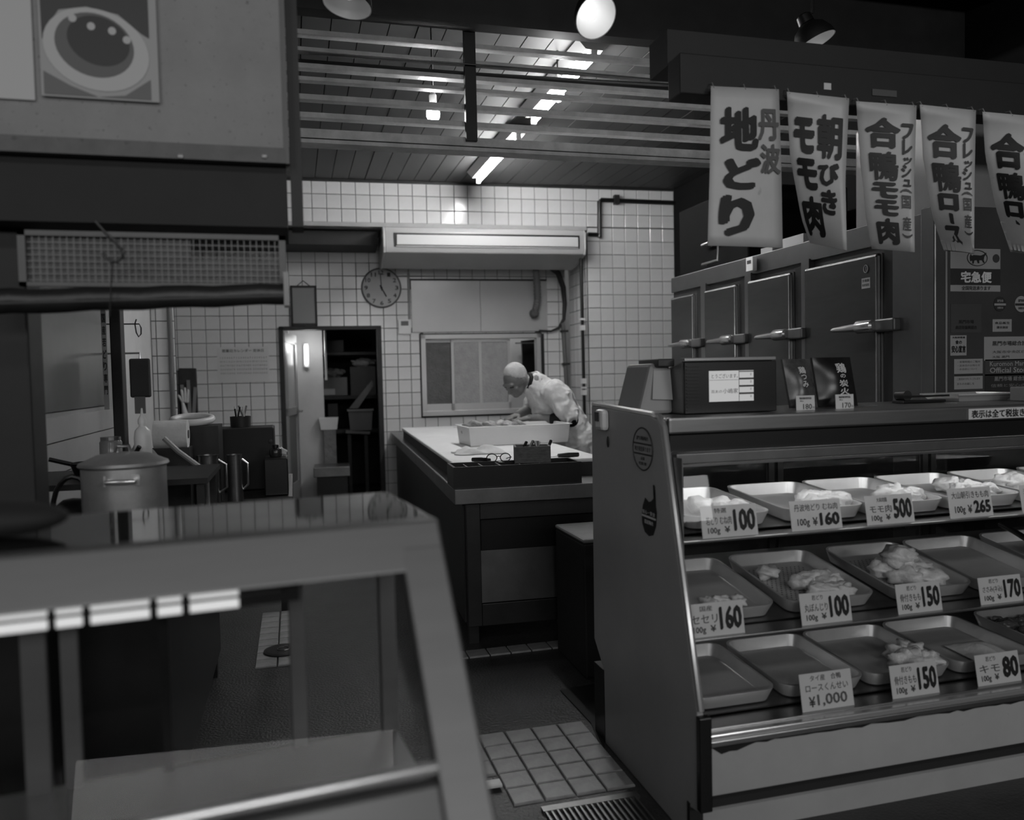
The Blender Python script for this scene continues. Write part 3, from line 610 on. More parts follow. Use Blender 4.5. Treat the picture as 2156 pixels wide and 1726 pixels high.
def lump(name, c, r, m, label, cat, group, seed, amp=.3, R=None):
    rr = random.Random(seed); ph = [rr.uniform(0, 6) for _ in range(6)]
    fn = lambda p: 1+amp*(.5*math.sin(4*p.x+ph[0])*math.cos(3*p.y+ph[1])+.4*math.sin(7*p.z+ph[2]+5*p.x)+.3*math.sin(9*p.y+ph[3]+4*p.x))
    o = MB().ball(c, r, R, 20, 12, fn).build(name, m, smooth=True, ang=180); return tag(o, label, cat, group)
for k, (x, y, r, w_) in enumerate(((.09, .19, .062, 'left end'), (.17, .16, .05, 'left middle'), (.245, .2, .055, 'middle'), (.315, .17, .045, 'right middle'), (.39, .2, .05, 'right end'))):
    lump('chicken_piece', TRF @ V((x, y, .10+.01*(k % 2))), (r*1.3, r*1.2, r*.8), mat('tray meat', 140, .4, var=.3, scale=30, bump=.7, bscale=50), 'raw chicken piece at the %s of the heap in the deep white tray' % w_, 'chicken', 'chicken in the deep white tray', k, .35)
for k in range(4):
    lump('chicken_piece', TRF @ V((.12+.09*k, .2, .045)), (.07, .1, .045), mat('tray meat', 140), 'chicken piece under the heap in the deep white tray, %s from left' % ['first', 'second', 'third', 'fourth'][k], 'chicken', 'bottom layer of chicken in the deep white tray', 20+k, .25)
# towel, spectacles, knives, wooden box
def cloth(c, a, b, h, label, seed, m):
    rr = random.Random(seed); ph = [rr.uniform(0, 6) for _ in range(8)]; c = V(c)
    def fn(u, v):
        x, y = (u-.5)*2, (v-.5)*2; e = max(0, 1-(abs(x)**2.5+abs(y)**2.5))
        return c+EW*(a*x*(1+.08*math.sin(5*y+ph[0])))-NW*(b*y*(1+.1*math.sin(4*x+ph[1])))+ZU*(.003+h*e**.5*(.55+.25*math.sin(6*x+ph[2]+2*y)+.2*math.sin(11*x*y+ph[3]+5*x)))
    return tag(MB().surf(fn, 30, 20, (0, 0, .004)).build('folded_towel', m, smooth=True, ang=180), label, 'towel')
cloth(az(1008, 954, BZ), .14, .10, .045, 'crumpled white towel on the cutting board', 5, CLOTH)
sg = az(1050, 973, BZ); sp = thing('spectacles', 'black framed spectacles lying on the cutting board', 'spectacles', (sg.x, sg.y, BZ))
for s in (-1, 1):
    c = sg+EW*(.036*s)+ZU*.024; MB().tube([c+EW*(.027*math.cos(t*.3142))+ZU*(.021*math.sin(t*.3142))for t in range(21)], .0028, 6, False).build('rim', INK, sp)
    MB().tube([c+EW*(.027*s), c+EW*(.034*s)-NW*.01, c+EW*(.03*s)-NW*.12-ZU*.018], .0025, 6).build('temple', INK, sp)
    MB().lathe(c, [(.026, 0), (.026, .001), (0, .0012)], NW, 18).build('lens', GLASS, sp)
MB().tube([sg+EW*-.01+ZU*.028, sg+ZU*.032, sg+EW*.01+ZU*.028], .0025, 6).build('bridge', INK, sp)
def knife(a, b, hl, label, wd=.028):
    a = V(a); b = V(b); d = (b-a).normalized(); s = d.cross(ZU).normalized(); L = (b-a).length; t = thing('knife', label, 'knife', a, group='knives on the cutting board')
    MB().tube([a+ZU*.012, a+d*hl*.5+ZU*.013, a+d*hl+ZU*.012], [.011, .013, .010], 10).build('handle', BLACK, t, smooth=True)
    m = a+d*hl+ZU*.008; MB().prism([m-s*.008, m+s*wd*.6, b+s*.004+ZU*.004-d*.03, b+ZU*.004], (0, 0, .002)).build('blade', STEEL, t)
knife(az(1218, 961, BZ), az(1150, 965, BZ), .12, 'black handled knife lying on the board right of the wooden box')
knife(az(995, 972, BZ), az(1062, 975, BZ), .11, 'black handled knife lying under the spectacles')
knife(az(997, 895, BZ), az(955, 901, BZ), .10, 'black handled knife far back on the board by the tray')
w0, w1 = az(1084, 976, BZ), az(1160, 974, BZ); WBF = frame(w0, (w1-w0), ZU.cross(w1-w0), ZU); ww = (w1-w0).length
wb = thing('tool_box', 'small open wooden box of tools on the cutting board', 'box', M=WBF.copy()); wm = mat('worn wood', 88, .7, var=.4, scale=25, stretch=(1, 1, 4))
for b in ((0, ww, 0, .01, .002, .085), (0, ww, .13, .14, .002, .085), (0, .01, .01, .13, .002, .085), (ww-.01, ww, .01, .13, .002, .085), (.01, ww-.01, .01, .13, .002, .01)): MB(WBF).box(*b).build('board', wm, wb)
for k in range(6):
    x = .03+k*.026; rr = random.Random(k); tag(MB().bar(WBF @ V((x, .03+rr.random()*.05, .03)), WBF @ V((x+rr.uniform(-.03, .06), .11, .098+rr.random()*.01)), .012, .01).build('tool', [BLACK, wm, CARD, DARK, mat('pale wood', 130, .6), BLACK][k]), ['black tool lying leftmost in the small wooden box', 'brown wooden tool second from the left in the small wooden box', 'white slip sticking up from the small wooden box', 'dark metal tool in the middle of the small wooden box', 'pale wooden stick in the small wooden box', 'black tool lying rightmost in the small wooden box'][k], 'tool', 'tools in the wooden box')
# pale topped block in the gangway behind the right case
p = ay(1212, 1127, 3.45); bx = thing('stool_block', 'dark block with a pale top half hidden behind the right display case', 'stool', (p.x+.15, 3.55, 0))
MB().box(p.x, p.x+.3, 3.35, 3.75, .0, p.z-.02).build('body', mat('block side', 40, .7), bx, bevel=.01); MB().box(p.x-.002, p.x+.302, 3.348, 3.752, p.z-.02, p.z).build('top', mat('pale foam', 125, .7, var=.12, scale=12), bx, bevel=.01)
# ================================================================== THE MAN
MY = 5.55
def mp(px, py, d=0.): return ay(px, py, MY+d)
def cap(mb, a, b, ra, rb, n=6):
    a = V(a); b = V(b); pts = [a.lerp(b, i/n) for i in range(n+1)]; rs = [ra+(rb-ra)*i/n for i in range(n+1)]
    mb.tube(pts, rs, 14); mb.ball(a, ra, None, 14, 8); mb.ball(b, rb, None, 14, 8); return mb
def remesh(o, vox, smooth=6):
    r = o.modifiers.new('remesh', 'REMESH'); r.mode = 'VOXEL'; r.voxel_size = vox; r.use_smooth_shade = True
    s = o.modifiers.new('smooth', 'SMOOTH'); s.iterations = smooth; s.factor = .5; return o
hf = V((-.66, -.42, -.62)).normalized(); hs = hf.cross(V((0, 0, 1))).normalized(); hu = hs.cross(hf).normalized()   # face, side, crown axes
RH = Matrix((hs, hf, hu)).transposed()
SK = mp(1084, 796)
def hp_(s, f, u): return SK+hs*s+hf*f+hu*u
body = MB()
body.ball(SK, (.074, .094, .090), RH, 24, 16)                       # skull
body.ball(hp_(0, .035, -.060), (.056, .056, .066), RH, 20, 12)      # face
body.ball(hp_(0, .066, -.098), (.030, .024, .022), RH)              # chin
body.ball(hp_(0, .088, .008), (.052, .018, .014), RH)               # brow
body.ball(hp_(0, .104, -.045), (.013, .020, .016), RH); cap(body, hp_(0, .092, -.005), hp_(0, .106, -.040), .009, .012)   # nose
for s in (-1, 1):
    body.ball(hp_(.034*s, .072, -.035), (.022, .018, .020), RH)     # cheek
    body.ball(hp_(.030*s, .082, -.006), (.014, .010, .009), RH)     # eyelid
    body.ball(hp_(.076*s, -.005, -.022), (.010, .020, .032), RH)    # ear
body.ball(hp_(0, .088, -.073), (.024, .012, .006), RH); body.ball(hp_(0, .086, -.084), (.020, .012, .006), RH)   # lips
NB = mp(1127, 808, .03); cap(body, hp_(0, -.03, -.05), NB, .056, .062)          # neck
CH_ = mp(1163, 850, .05); WA = mp(1200, 915, .06); PE = V((WA.x+.03, WA.y, .86))
cap(body, NB, CH_, .09, .145); cap(body, CH_, WA, .145, .15); cap(body, WA, PE, .15, .155)
shn, shf = mp(1168, 826, -.13), mp(1140, 826, .20); eln, elf = mp(1203, 884, -.20), mp(1118, 858, .22)
han, haf = mp(1118, 880, -.03), mp(1090, 873, .10)
cap(body, CH_, shn, .10, .075); cap(body, CH_, shf, .10, .075); cap(body, shn, eln, .058, .044); cap(body, shf, elf, .058, .044)
cap(body, eln, han, .042, .028); cap(body, elf, haf, .042, .028)
def hand(mb, wr, d, sd, nn):
    d = V(d).normalized(); sd = V(sd).normalized(); nn = V(nn).normalized(); pc = wr+d*.05; R3 = Matrix((d, sd, nn)).transposed()
    mb.ball(pc, (.052, .040, .017), R3)
    for k, (o_, L) in enumerate(((.028, .068), (.010, .078), (-.010, .072), (-.028, .056))):
        a = pc+d*.038+sd*o_; b = a+d*L*.45+nn*.004-ZU*.008; c = b+d*L*.33-ZU*.018; e = c+d*L*.15-ZU*.02
        cap(mb, a, b, .0095, .009, 3); cap(mb, b, c, .009, .008, 3); cap(mb, c, e, .008, .007, 3)
    a = wr+d*.02+sd*.035; b = a+d*.03+sd*.028-ZU*.006; c = b+d*.032+sd*.006-ZU*.012; cap(mb, a, b, .012, .0105, 3); cap(mb, b, c, .0105, .009, 3)
hand(body, han, (-1, .15, -.12), (0, 1, 0), (0, 0, 1)); hand(body, haf, (-.8, -.5, -.2), (.4, -.9, 0), (0, 0, 1))
fx_ = PE.x
for s in (-1, 1):
    hipp = V((PE.x, PE.y+.09*s, .82)); kn = V((PE.x-.02, PE.y+.10*s, .46)); an = V((PE.x+.02, PE.y+.10*s, .09))
    cap(body, hipp, kn, .088, .062); cap(body, kn, an, .062, .042); cap(body, an, an+V((-.14, 0, -.045)), .042, .035)
man = thing('person', 'man in a white short-sleeved coat bent over the cutting board, grey hair', 'person', (PE.x, PE.y, 0))
remesh(body.build('body', SKIN, man, smooth=True), .0058, 3)
# hair
hair = MB().ball(hp_(0, -.016, .014), (.082, .094, .094), RH, 24, 16)
hb = hair.build('hair', HAIR, man, smooth=True, ang=180)
bm = bmesh.new(); bm.from_mesh(hb.data); Mi = WM[hb]
dl = [v for v in bm.verts if ((Mi @ v.co)-SK).dot(hf)*.9+((Mi @ v.co)-SK).dot(hu)*-.62 > .028 or ((Mi @ v.co)-SK).dot(hu) < -.068]
bmesh.ops.delete(bm, geom=dl, context='VERTS'); bm.to_mesh(hb.data); bm.free()
so = hb.modifiers.new('solid', 'SOLIDIFY'); so.thickness = .008; sb_ = hb.modifiers.new('sub', 'SUBSURF'); sb_.levels = sb_.render_levels = 1
for s in (-1, 1): cap(MB(), hp_(.014*s, .100, .010), hp_(.040*s, .089, .008), .0035, .003, 3).build('eyebrow', mat('grey brow', 110, .8), man, smooth=True)
for s in (-1, 1): cap(MB(), hp_(.018*s, .0945, -.010), hp_(.042*s, .088, -.011), .0035, .0035, 3).build('eye', INK, man, smooth=True)
# dark undershirt: neckline and sleeves under the coat
KN = mat('black knit', 16, .9)
MB().lathe(NB+(SK-NB)*.16, [(.066, -.02), (.070, .035), (.060, .05)], (SK-NB), 20).build('undershirt_neck', KN, man, smooth=True)
cap(cap(MB(), shn.lerp(eln, .5), eln, .054, .050), eln, eln.lerp(han, .42), .050, .044).build('undershirt_sleeve', KN, man, smooth=True); cap(MB(), shf.lerp(elf, .5), elf, .054, .05).build('undershirt_sleeve', KN, man, smooth=True)
coat = MB(); cap(coat, NB+V((.01, 0, -.02)), CH_, .105, .165); cap(coat, CH_, WA, .165, .17); cap(coat, WA, PE, .17, .18); cap(coat, PE, PE-ZU*.2, .175, .185)
cap(coat, CH_+V((0, 0, .03)), shn, .11, .09); cap(coat, CH_+V((0, 0, .03)), shf, .11, .09)
sl = shn.lerp(eln, .78); cap(coat, shn, sl, .088, .082); cap(coat, shf, shf.lerp(elf, .78), .088, .082); cap(coat, shn+V((.03, 0, -.02)), CH_+V((.06, -.02, -.02)), .09, .12)
rr = random.Random(2)
for k in range(9):                                                       # folds in the cotton
    a = shn.lerp(sl, rr.random())+V((rr.uniform(-.03, .05), -.075, rr.uniform(-.03, .03))); cap(coat, a, a+V((rr.uniform(-.07, .07), .0, rr.uniform(-.09, .02))), .011, .005, 3)
for k in range(6):
    a = CH_+V((rr.uniform(-.08, .02), -.15, rr.uniform(-.06, .06))); cap(coat, a, a+V((rr.uniform(-.02, .05), 0, -.09)), .012, .006, 3)
cto = remesh(coat.build('coat', CLOTH, man, smooth=True), .0075, 4)
tx = bpy.data.textures.new('folds', 'CLOUDS'); tx.noise_scale = .075; tx.noise_depth = 2
dm = cto.modifiers.new('folds', 'DISPLACE'); dm.texture = tx; dm.strength = .034; dm.mid_level = .5; dm.texture_coords = 'LOCAL'
cl = MB()                                                               # stand-up collar
pr = (SK-NB).normalized(); cl.tube([NB+pr*.01+(pr.orthogonal().normalized()*math.cos(t*.3)+pr.cross(pr.orthogonal().normalized())*math.sin(t*.3))*.080 for t in range(22)], .013, 8)
cl.build('collar', CLOTH, man, smooth=True)
tr_ = MB()
for s in (-1, 1):
    hipp = V((PE.x, PE.y+.09*s, .80)); kn = V((PE.x-.02, PE.y+.10*s, .46)); an = V((PE.x+.02, PE.y+.10*s, .10)); cap(tr_, hipp, kn, .10, .08); cap(tr_, kn, an, .08, .07)
remesh(tr_.build('trousers', mat('pale trousers', 150, .85, var=.1), man, smooth=True), .012, 3)
for s in (-1, 1): an = V((PE.x+.02, PE.y+.10*s, .06)); cap(MB(), an+V((.03, 0, -.01)), an+V((-.15, 0, -.022)), .05, .038).build('boot', PLW, man, smooth=True)
# ================================================================== RIGHT DISPLAY CASE
XE, XR = 1.06, 3.15; CT = 1.212
dc = thing('display_case', 'white glass-fronted display case of raw chicken under the banners', 'display case', (2.1, 2.45, 0))
endp = [(2.80, 0), (2.09, 0), (2.09, .10), (2.02, .115), (2.02, .30), (2.028, .40), (2.235, 1.185), (2.26, CT-.004), (2.30, CT+.004), (2.82, CT+.022), (2.835, .36), (2.74, .27), (2.74, 0)]
endp[0] = (2.74, 0); endp.pop()
enam = mat('grey white enamel', 158, .5, var=.08, scale=3, bump=.05, spots=(26, .74, .55))
MB().prism([(XE, y, z) for y, z in endp], (.02, 0, 0)).build('end_panel', enam, dc, bevel=.004)
edge = [(2.02, .13), (2.02, .30), (2.028, .40), (2.235, 1.185), (2.262, CT+.002), (2.31, CT+.008), (2.82, CT+.026)]
MB().tube([(XE+.010, y-.003, z+.002) for y, z in edge[2:]], .0105, 8).build('edge_trim', CHROME, dc, smooth=True)
MB().box(XE-.004, XE+.034, 2.005, 2.03, .12, .39).build('edge_rubber', BLACK, dc, bevel=.004); MB().box(XE-.002, XE+.04, 2.075, 2.092, 0, .115).build('plinth_rubber', mat('dark rubber', 30, .7), dc)
MB().box(XE, XE+.03, 2.741, 2.84, .0, .27).build('rear_foot', BLACK, dc)
MB().prism([(XR, y, z) for y, z in endp], (.03, 0, 0)).build('end_panel', enam, dc)
MB().box(XE+.03, XR, 2.265, 2.82, CT-.05, CT).build('counter_top', STEEL, dc, bevel=.006)
MB().box(XE+.03, XR, 2.24, 2.266, CT-.05, CT+.002).build('counter_edge', STEEL, dc, bevel=.008)
MB().box(XE+.03, XR, 2.235, 2.80, CT-.103, CT-.052).build('light_box', mat('black fascia', 10, .4), dc)
MB().box(XE+.03, XR, 2.19, 2.235, CT-.135, CT-.104).build('glass_rail', STEELD, dc, bevel=.003); MB().box(XE+.03, XR, 2.186, 2.2, CT-.143, CT-.136).build('rail_lip', STEEL, dc)
MB().add([(XE+.02, 2.192, 1.075), (XR, 2.192, 1.075), (XR, 2.034, .335), (XE+.02, 2.034, .335)], [(0, 1, 2, 3)]).build('front_glass', GLASS, dc)
MB().box(XE+.03, XR, 2.015, 2.06, .315, .333).build('bottom_rail', CHROME, dc, bevel=.004); MB().box(XE+.03, XR, 2.008, 2.02, .300, .318).build('rail_moulding', STEEL, dc, bevel=.003)
MB().box(XE+.034, XR, 2.02, 2.05, .158, .30).build('front_panel', enam, dc)
MB().box(XE+.034, XR, 2.06, 2.09, .10, .158).build('recess', mat('dark recess', 36, .6), dc); MB().box(XE+.04, XR, 2.09, 2.11, .0, .10).build('plinth', enam, dc)
jag = [(XE+.034, .300), (XR, .300)]; xx = XR; rr = random.Random(4)
while xx > XE+.05: jag.append((xx, .300-rr.uniform(.004, .012)-(.016 if xx < 1.21 else 0))); xx -= rr.uniform(.02, .06)
MB().prism([(x, 2.0195, z) for x, z in jag], (0, -.0012, 0)).build('torn_tape', mat('black tape', 14, .7), dc)
MB().box(XE+.03, XR, 2.04, 2.78, .30, .315).build('deck', STEELD, dc)
MB().box(XE+.021, XE+.024, 2.14, 2.79, .32, 1.1).build('liner', STEELD, dc)
for x0, x1 in ((1.09, 1.78), (1.80, 2.5), (2.52, XR)):
    MB().box(x0, x1, 2.80, 2.806, .32, CT-.05).build('rear_glass', GLASSD, dc)
for x in (1.79, 1.83, 2.51, 2.55): MB().box(x-.012, x+.012, 2.785, 2.80, .32, CT-.05).build('mullion', BLACK, dc)
lev = {1: (2.22, .867, .073, .86), 2: (2.18, .587, .166, .585), 3: (2.115, .350, .063, .345)}
WIRE = STEELD
for k, (yf, zf, sl_, lz) in lev.items():
    yg = 2.034+(lz-.335)*(.158/.74)
    MB().box(XE+.024, XR, yg+.006, yf+.004, lz-.014, lz-.006).build('tag_ledge', STEEL, dc, bevel=.002)
    MB().box(XE+.024, XR, yf, yf+.006, lz-.006, zf-.004).build('riser', mat('dark steel riser', 66, .4, .7), dc)
    MB().add([(XE+.024, yf, zf-.005), (XR, yf, zf-.005), (XR, 2.72, zf-.005+sl_*(2.72-yf)), (XE+.024, 2.72, zf-.005+sl_*(2.72-yf)), (XE+.024, yf, zf-.017), (XR, yf, zf-.017), (XR, 2.72, zf-.017+sl_*(2.72-yf)), (XE+.024, 2.72, zf-.017+sl_*(2.72-yf))], [(0, 1, 2, 3), (7, 6, 5, 4), (0, 4, 5, 1), (1, 5, 6, 2), (2, 6, 7, 3), (3, 7, 4, 0)]).build('shelf', STEELD, dc)
    if k < 3:
        for x in (1.74, 2.3, 2.86): MB().box(x, x+.03, 2.66, 2.75, zf-.15, zf-.0+sl_*.45).build('shelf_bracket', BLACK, dc)
# unseen tube added behind the fascia to brighten the trays
ct = thing('case_fill_light', 'unseen fill tube added under the counter top inside the right display case', 'light', (2.1, 2.33, 1.09))
MB().box(1.15, 3.1, 2.30, 2.36, 1.098, 1.108).build('holder', PLW, ct); MB().tube([(1.2, 2.33, 1.082), (3.05, 2.33, 1.082)], .010, 10).build('tube', mat('case fill tube', 255, .4, emit=6.), ct)
# stickers and the thermometer on the end panel
def side(px, py, d=.0): return ax(px, py, XE-d)
def stick_oval(px, py, rx, ry, name, m, items, sh=None):
    c = side(px, py, .0012); N_ = 32
    pts = [c+V((0, -math.cos(2*math.pi*k/N_)*rx, math.sin(2*math.pi*k/N_)*ry)) for k in range(N_)] if sh is None else [c+V((0, y*rx, z*ry)) for y, z in sh]
    o = MB().prism(pts, (-.0006, 0, 0)).build(name, m, dc); lm = MB(); letters(lm, flat(c+V((-.0008, rx, ry)), (0, -1, 0), (0, 0, -1), 2*rx, 2*ry, .0), items); lm.build('lettering', INKM if m is not BLACK else CARD, o); return o
o = stick_oval(1353, 945, .075, .068, 'round_sticker', mat('sticker paper', 150, .5), [('黒門市場振興組合', .2, .2, .8, .3, .02), ('━━━━━━', .03, .36, .97, .40, .0), ('地方発送承ります', .1, .44, .9, .56, .02), ('━━━━━━', .03, .6, .97, .64, .0), ('全国', .4, .68, .6, .76, .02), ('宅配便', .3, .8, .7, .88, .02)])
c = side(1353, 945, .0022); MB().tube([c+V((0, .074*math.cos(t*.2094), .067*math.sin(t*.2094))) for t in range(31)], .0022, 6, False).build('outline', INKM, o)
shp = [(-.55, 1), (-.75, .98), (-.8, .8), (-.6, .5), (-.3, .35), (.0, .3), (.4, .42), (.7, .1), (.85, -.3), (.8, -.6), (.5, -.9), (0, -1), (-.5, -.9), (-.85, -.5), (-.95, 0), (-.85, .2)]
shp = [(y, z) for y, z in shp]
stick_oval(1366, 1073, .062, .083, 'dark_sticker', BLACK, [('安心・安全', .12, .52, .88, .60, .02), ('国産鶏肉', .25, .70, .75, .78, .02), ('━━━━', .08, .62, .92, .66, .0)], shp)
c = side(1267, 884, .018); MB().cbox(c, .03, .075, .075).build('thermometer', PLW, dc, bevel=.014); MB().cbox(c+V((-.016, .008, .012)), .003, .036, .032).build('thermometer_screen', BLACK, dc)
c = side(1280, 930, .003); MB().ball(c, (.004, .008, .02)).build('probe', DARK, dc, smooth=True)
# ------------------------------------------------------------------ metal trays
def make_tray_mesh(wd, dp, h, rim, name, m):
    q = MB(); n = 5; rad = .045
    def ring(w2, d2, r, z):
        pts = []
        for cx, cy, a0 in ((w2/2-r, d2/2-r, 0), (-w2/2+r, d2/2-r, 90), (-w2/2+r, -d2/2+r, 180), (w2/2-r, -d2/2+r, 270)):
            for k in range(n+1): a = math.radians(a0+90*k/n); pts.append(V((cx+r*math.cos(a), cy+r*math.sin(a), z)))
        return pts
    R_ = [ring(wd, dp, rad, h-.003), ring(wd, dp, rad, h), ring(wd-2*rim, dp-2*rim, rad-.006, h), ring(wd-2*rim-.02, dp-2*rim-.02, rad-.012, .003), ring(wd-2*rim-.026, dp-2*rim-.026, rad-.015, .001)]
    K = len(R_[0]); vs = [p for r in R_ for p in r]; fs = [(i*K+j, i*K+(j+1) % K, (i+1)*K+(j+1) % K, (i+1)*K+j) for i in range(len(R_)-1) for j in range(K)]
    fs.append(tuple(range(4*K, 5*K))); under = ring(wd-2*rim-.014, dp-2*rim-.014, rad-.01, 0); vs += under; fs += [(j, 5*K+j, 5*K+(j+1) % K, (j+1) % K) for j in range(K)]; fs.append(tuple(range(6*K-1, 5*K-1, -1)))
    me = bpy.data.meshes.new(name); me.from_pydata([tuple(p) for p in vs], [], fs); me.update(); bm = bmesh.new(); bm.from_mesh(me); bmesh.ops.recalc_face_normals(bm, faces=bm.faces); bm.to_mesh(me); bm.free()
    me.materials.append(m); me.polygons.foreach_set('use_smooth', [True]*len(me.polygons)); me.set_sharp_from_angle(angle=math.radians(35)); return me
TRAYM = mat('tray steel', 208, .34, .6, var=.06, scale=8)
PERF = mat('insert steel', 185, .42, .4)
def perforate(F, wd, dp, t):
    m = MB(F); p_ = .0165; r_ = .0032
    for j in range(int((dp-.09)/p_*1.15)):
        for i in range(int((wd-.09)/p_)):
            x, y = -wd/2+.048+(i+.5*(j % 2))*p_, -dp/2+.045+j*p_*.87
            m.add([(x+r_*math.cos(k*math.pi/3), y+r_*math.sin(k*math.pi/3), .0056) for k in range(6)], [(0, 1, 2, 3, 4, 5)])
    o = m.build('perforation', BLACK, t); o['kind'] = 'stuff'
TRAYS = {}
spec = {1: [(1.145, 1.44), (1.487, 1.785), (1.795, 2.10), (2.108, 2.42), (2.444, 2.745), (2.78, 3.08)],
        2: [(1.13, 1.425), (1.462, 1.79), (1.86, 2.175), (2.195, 2.52), (2.55, 2.87)],
        3: [(1.105, 1.385), (1.405, 1.70), (1.708, 2.03), (2.042, 2.37), (2.45, 2.78)]}
rown = {1: 'top', 2: 'middle', 3: 'bottom'}; ordn = ['first', 'second', 'third', 'fourth', 'fifth', 'sixth']
tcache = {}
for lv, lst in spec.items():
    yf, zf, sl_, lz = lev[lv]; an = math.atan(sl_)
    for i, (xa_, xb_) in enumerate(lst):
        wd = xb_-xa_; dp = .40 if lv < 3 else .38; k = round(wd, 3), dp
        if k not in tcache: tcache[k] = make_tray_mesh(wd, dp, .042, .008, 'metal_tray', TRAYM)
        F = Matrix.Translation((0, yf+.012, zf)) @ Matrix.Rotation(an, 4, 'X') @ Matrix.Translation(((xa_+xb_)/2, dp/2, 0.001))
        t = bpy.data.objects.new('metal_tray', None); COL.objects.link(t); t.matrix_world = F; WM[t] = F.copy(); t.empty_display_size = .05
        tag(t, '%s shallow steel tray from the left on the %s shelf of the right case%s' % (ordn[i], rown[lv], ', perforated' if (lv, i) in ((2, 1), (2, 2)) else ''), 'tray', 'steel trays in the right case')
        bo = bpy.data.objects.new('tray_pan', tcache[k]); COL.objects.link(bo); bo.parent = t; WM[bo] = F.copy()
        if (lv, i) in ((2, 1), (2, 2)): MB(F).box(-wd/2+.03, wd/2-.03, -dp/2+.03, dp/2-.03, .002, .005).build('perforated_insert', PERF, t); perforate(F, wd, dp, t)
        TRAYS[lv, i] = F, wd, dp
def meat(lv, i, lst, what='raw chicken piece', m=MEAT, name='chicken_piece', r=.04, seed=0, amp=.35):
    F, wd, dp = TRAYS[lv, i]; base = .014 if r > .02 else .010
    pos = ['first', 'second', 'third', 'fourth', 'fifth', 'sixth', 'seventh', 'eighth', 'ninth', 'tenth', 'eleventh', 'twelfth']
    lst = sorted(lst, key=lambda q: (TRAYS[lv, i][0] @ V((q[0]*wd/2, q[1]*dp/2, 0))).project(RT).length)
    for k, it in enumerate(lst):
        x, y = it[:2]; z = it[2] if len(it) > 2 else 0.; q = it[3] if len(it) > 3 else 1.
        rr = random.Random(seed*100+k); R3 = Matrix.Rotation(rr.uniform(0, 3), 3, 'Z')
        lump(name, F @ V((x*wd/2, y*dp/2, base+r*.42*q+z)), (r*1.15*q, r*.85*q, r*.6*q), m, '%s, %s from left, in the %s tray on the %s shelf' % (what, pos[k] if k < 12 else 'last', ordn[i], rown[lv]), 'chicken', '%s in %s tray of %s shelf' % (what, ordn[i], rown[lv]), seed*100+k, amp, R3)
meat(2, 1, [(-.45, .3), (-.1, -.25), (.22, -.1), (.0, -.55), (.42, -.35), (.58, -.15), (.25, -.62), (.5, -.66)], seed=1)
meat(2, 2, [(-.35, -.1), (-.05, .05), (-.2, -.45), (.15, -.25), (.3, -.55), (-.08, -.12, .045, 1.15), (.1, -.1, .04), (.45, -.2)], seed=2, r=.052)
meat(1, 0, [(-.1, -.1), (.3, -.2), (.1, -.55), (.5, -.5)], 'pale skinless chicken fillet', seed=3, r=.045, amp=.2)
meat(1, 1, [(.2, -.25), (.5, -.3), (.1, -.6), (.45, -.62), (.72, -.5)], 'plump chicken breast', seed=4, r=.05, amp=.2)
meat(1, 2, [(.55, -.1), (.3, -.3), (.65, -.45), (.35, -.62)], 'folded chicken thigh', seed=5, r=.045)
meat(1, 3, [(.3, .1), (.55, -.15), (.2, -.3), (.6, -.5), (.3, -.62)], 'glossy chicken thigh', seed=6, r=.045)
meat(1, 4, [(-.2, .1), (.1, .12), (-.05, -.1), (.5, -.3), (.65, -.6)], 'skin-on chicken thigh', seed=7, r=.045)
meat(2, 0, [(.0, -.55), (.35, -.6), (-.3, -.6)], 'neck meat strip', seed=8, r=.03)
meat(2, 4, [(.0, .1), (.3, -.1), (-.2, -.2), (.1, -.5), (.5, -.45)], 'dark meat piece', mat('glossy dark meat', 120, .2, var=.3, scale=25, bump=.4), seed=9, r=.042)
meat(3, 2, [(.45, -.35), (.7, -.2), (.55, -.6), (.75, -.62), (.25, -.6)], 'white chicken wing', seed=10, r=.048, amp=.45)
rng = random.Random(11)
meat(3, 4, [(rng.uniform(-.75, .75), rng.uniform(-.75, .65)) for _ in range(12)], 'dark glossy giblet', MEATD, 'giblet', .034, 11, .25)
gib = MB(); F, wd, dp = TRAYS[3, 4]
for k in range(70): gib.ball(F @ V((rng.uniform(-.42, .42)*wd, rng.uniform(-.42, .42)*dp, .012+rng.uniform(0, .012))), (.018, .014, .011), None, 8, 6)
o = gib.build('giblet_heap', MEATD, smooth=True, ang=180); tag(o, 'heap of small dark giblets filling the fifth tray on the bottom shelf', 'giblets'); o['kind'] = 'stuff'
# clear plastic bag lying in the fourth bottom tray
F, wd, dp = TRAYS[3, 3]; rb_ = random.Random(12)
tag(MB().surf(lambda u, v: F @ V(((-.1+.5*u)*wd, (-.42+.45*v)*dp, .008+.022*math.sin(math.pi*u)*math.sin(math.pi*v)*(1+.5*math.sin(13*u+5*v)))), 16, 12, (0, 0, .002)).build('plastic_sheet', mat('cloudy film', 190, .25, var=.1, bump=.5, bscale=30), smooth=True, ang=180), 'cloudy plastic sheet lying in the fourth tray on the bottom shelf', 'plastic sheet')
# tongs handle over the fifth middle tray
p0, p1 = ay(2105, 1104, 2.5), ay(2170, 1140, 2.3)
tag(MB().tube([p0, p0.lerp(p1, .5)+ZU*.004, p1, p1+V((.05, -.05, -.02))], [.008, .011, .011, .009], 10).build('serving_tongs', BLACK, smooth=True), 'black tongs handle leaning over the fifth tray on the middle shelf', 'tongs')
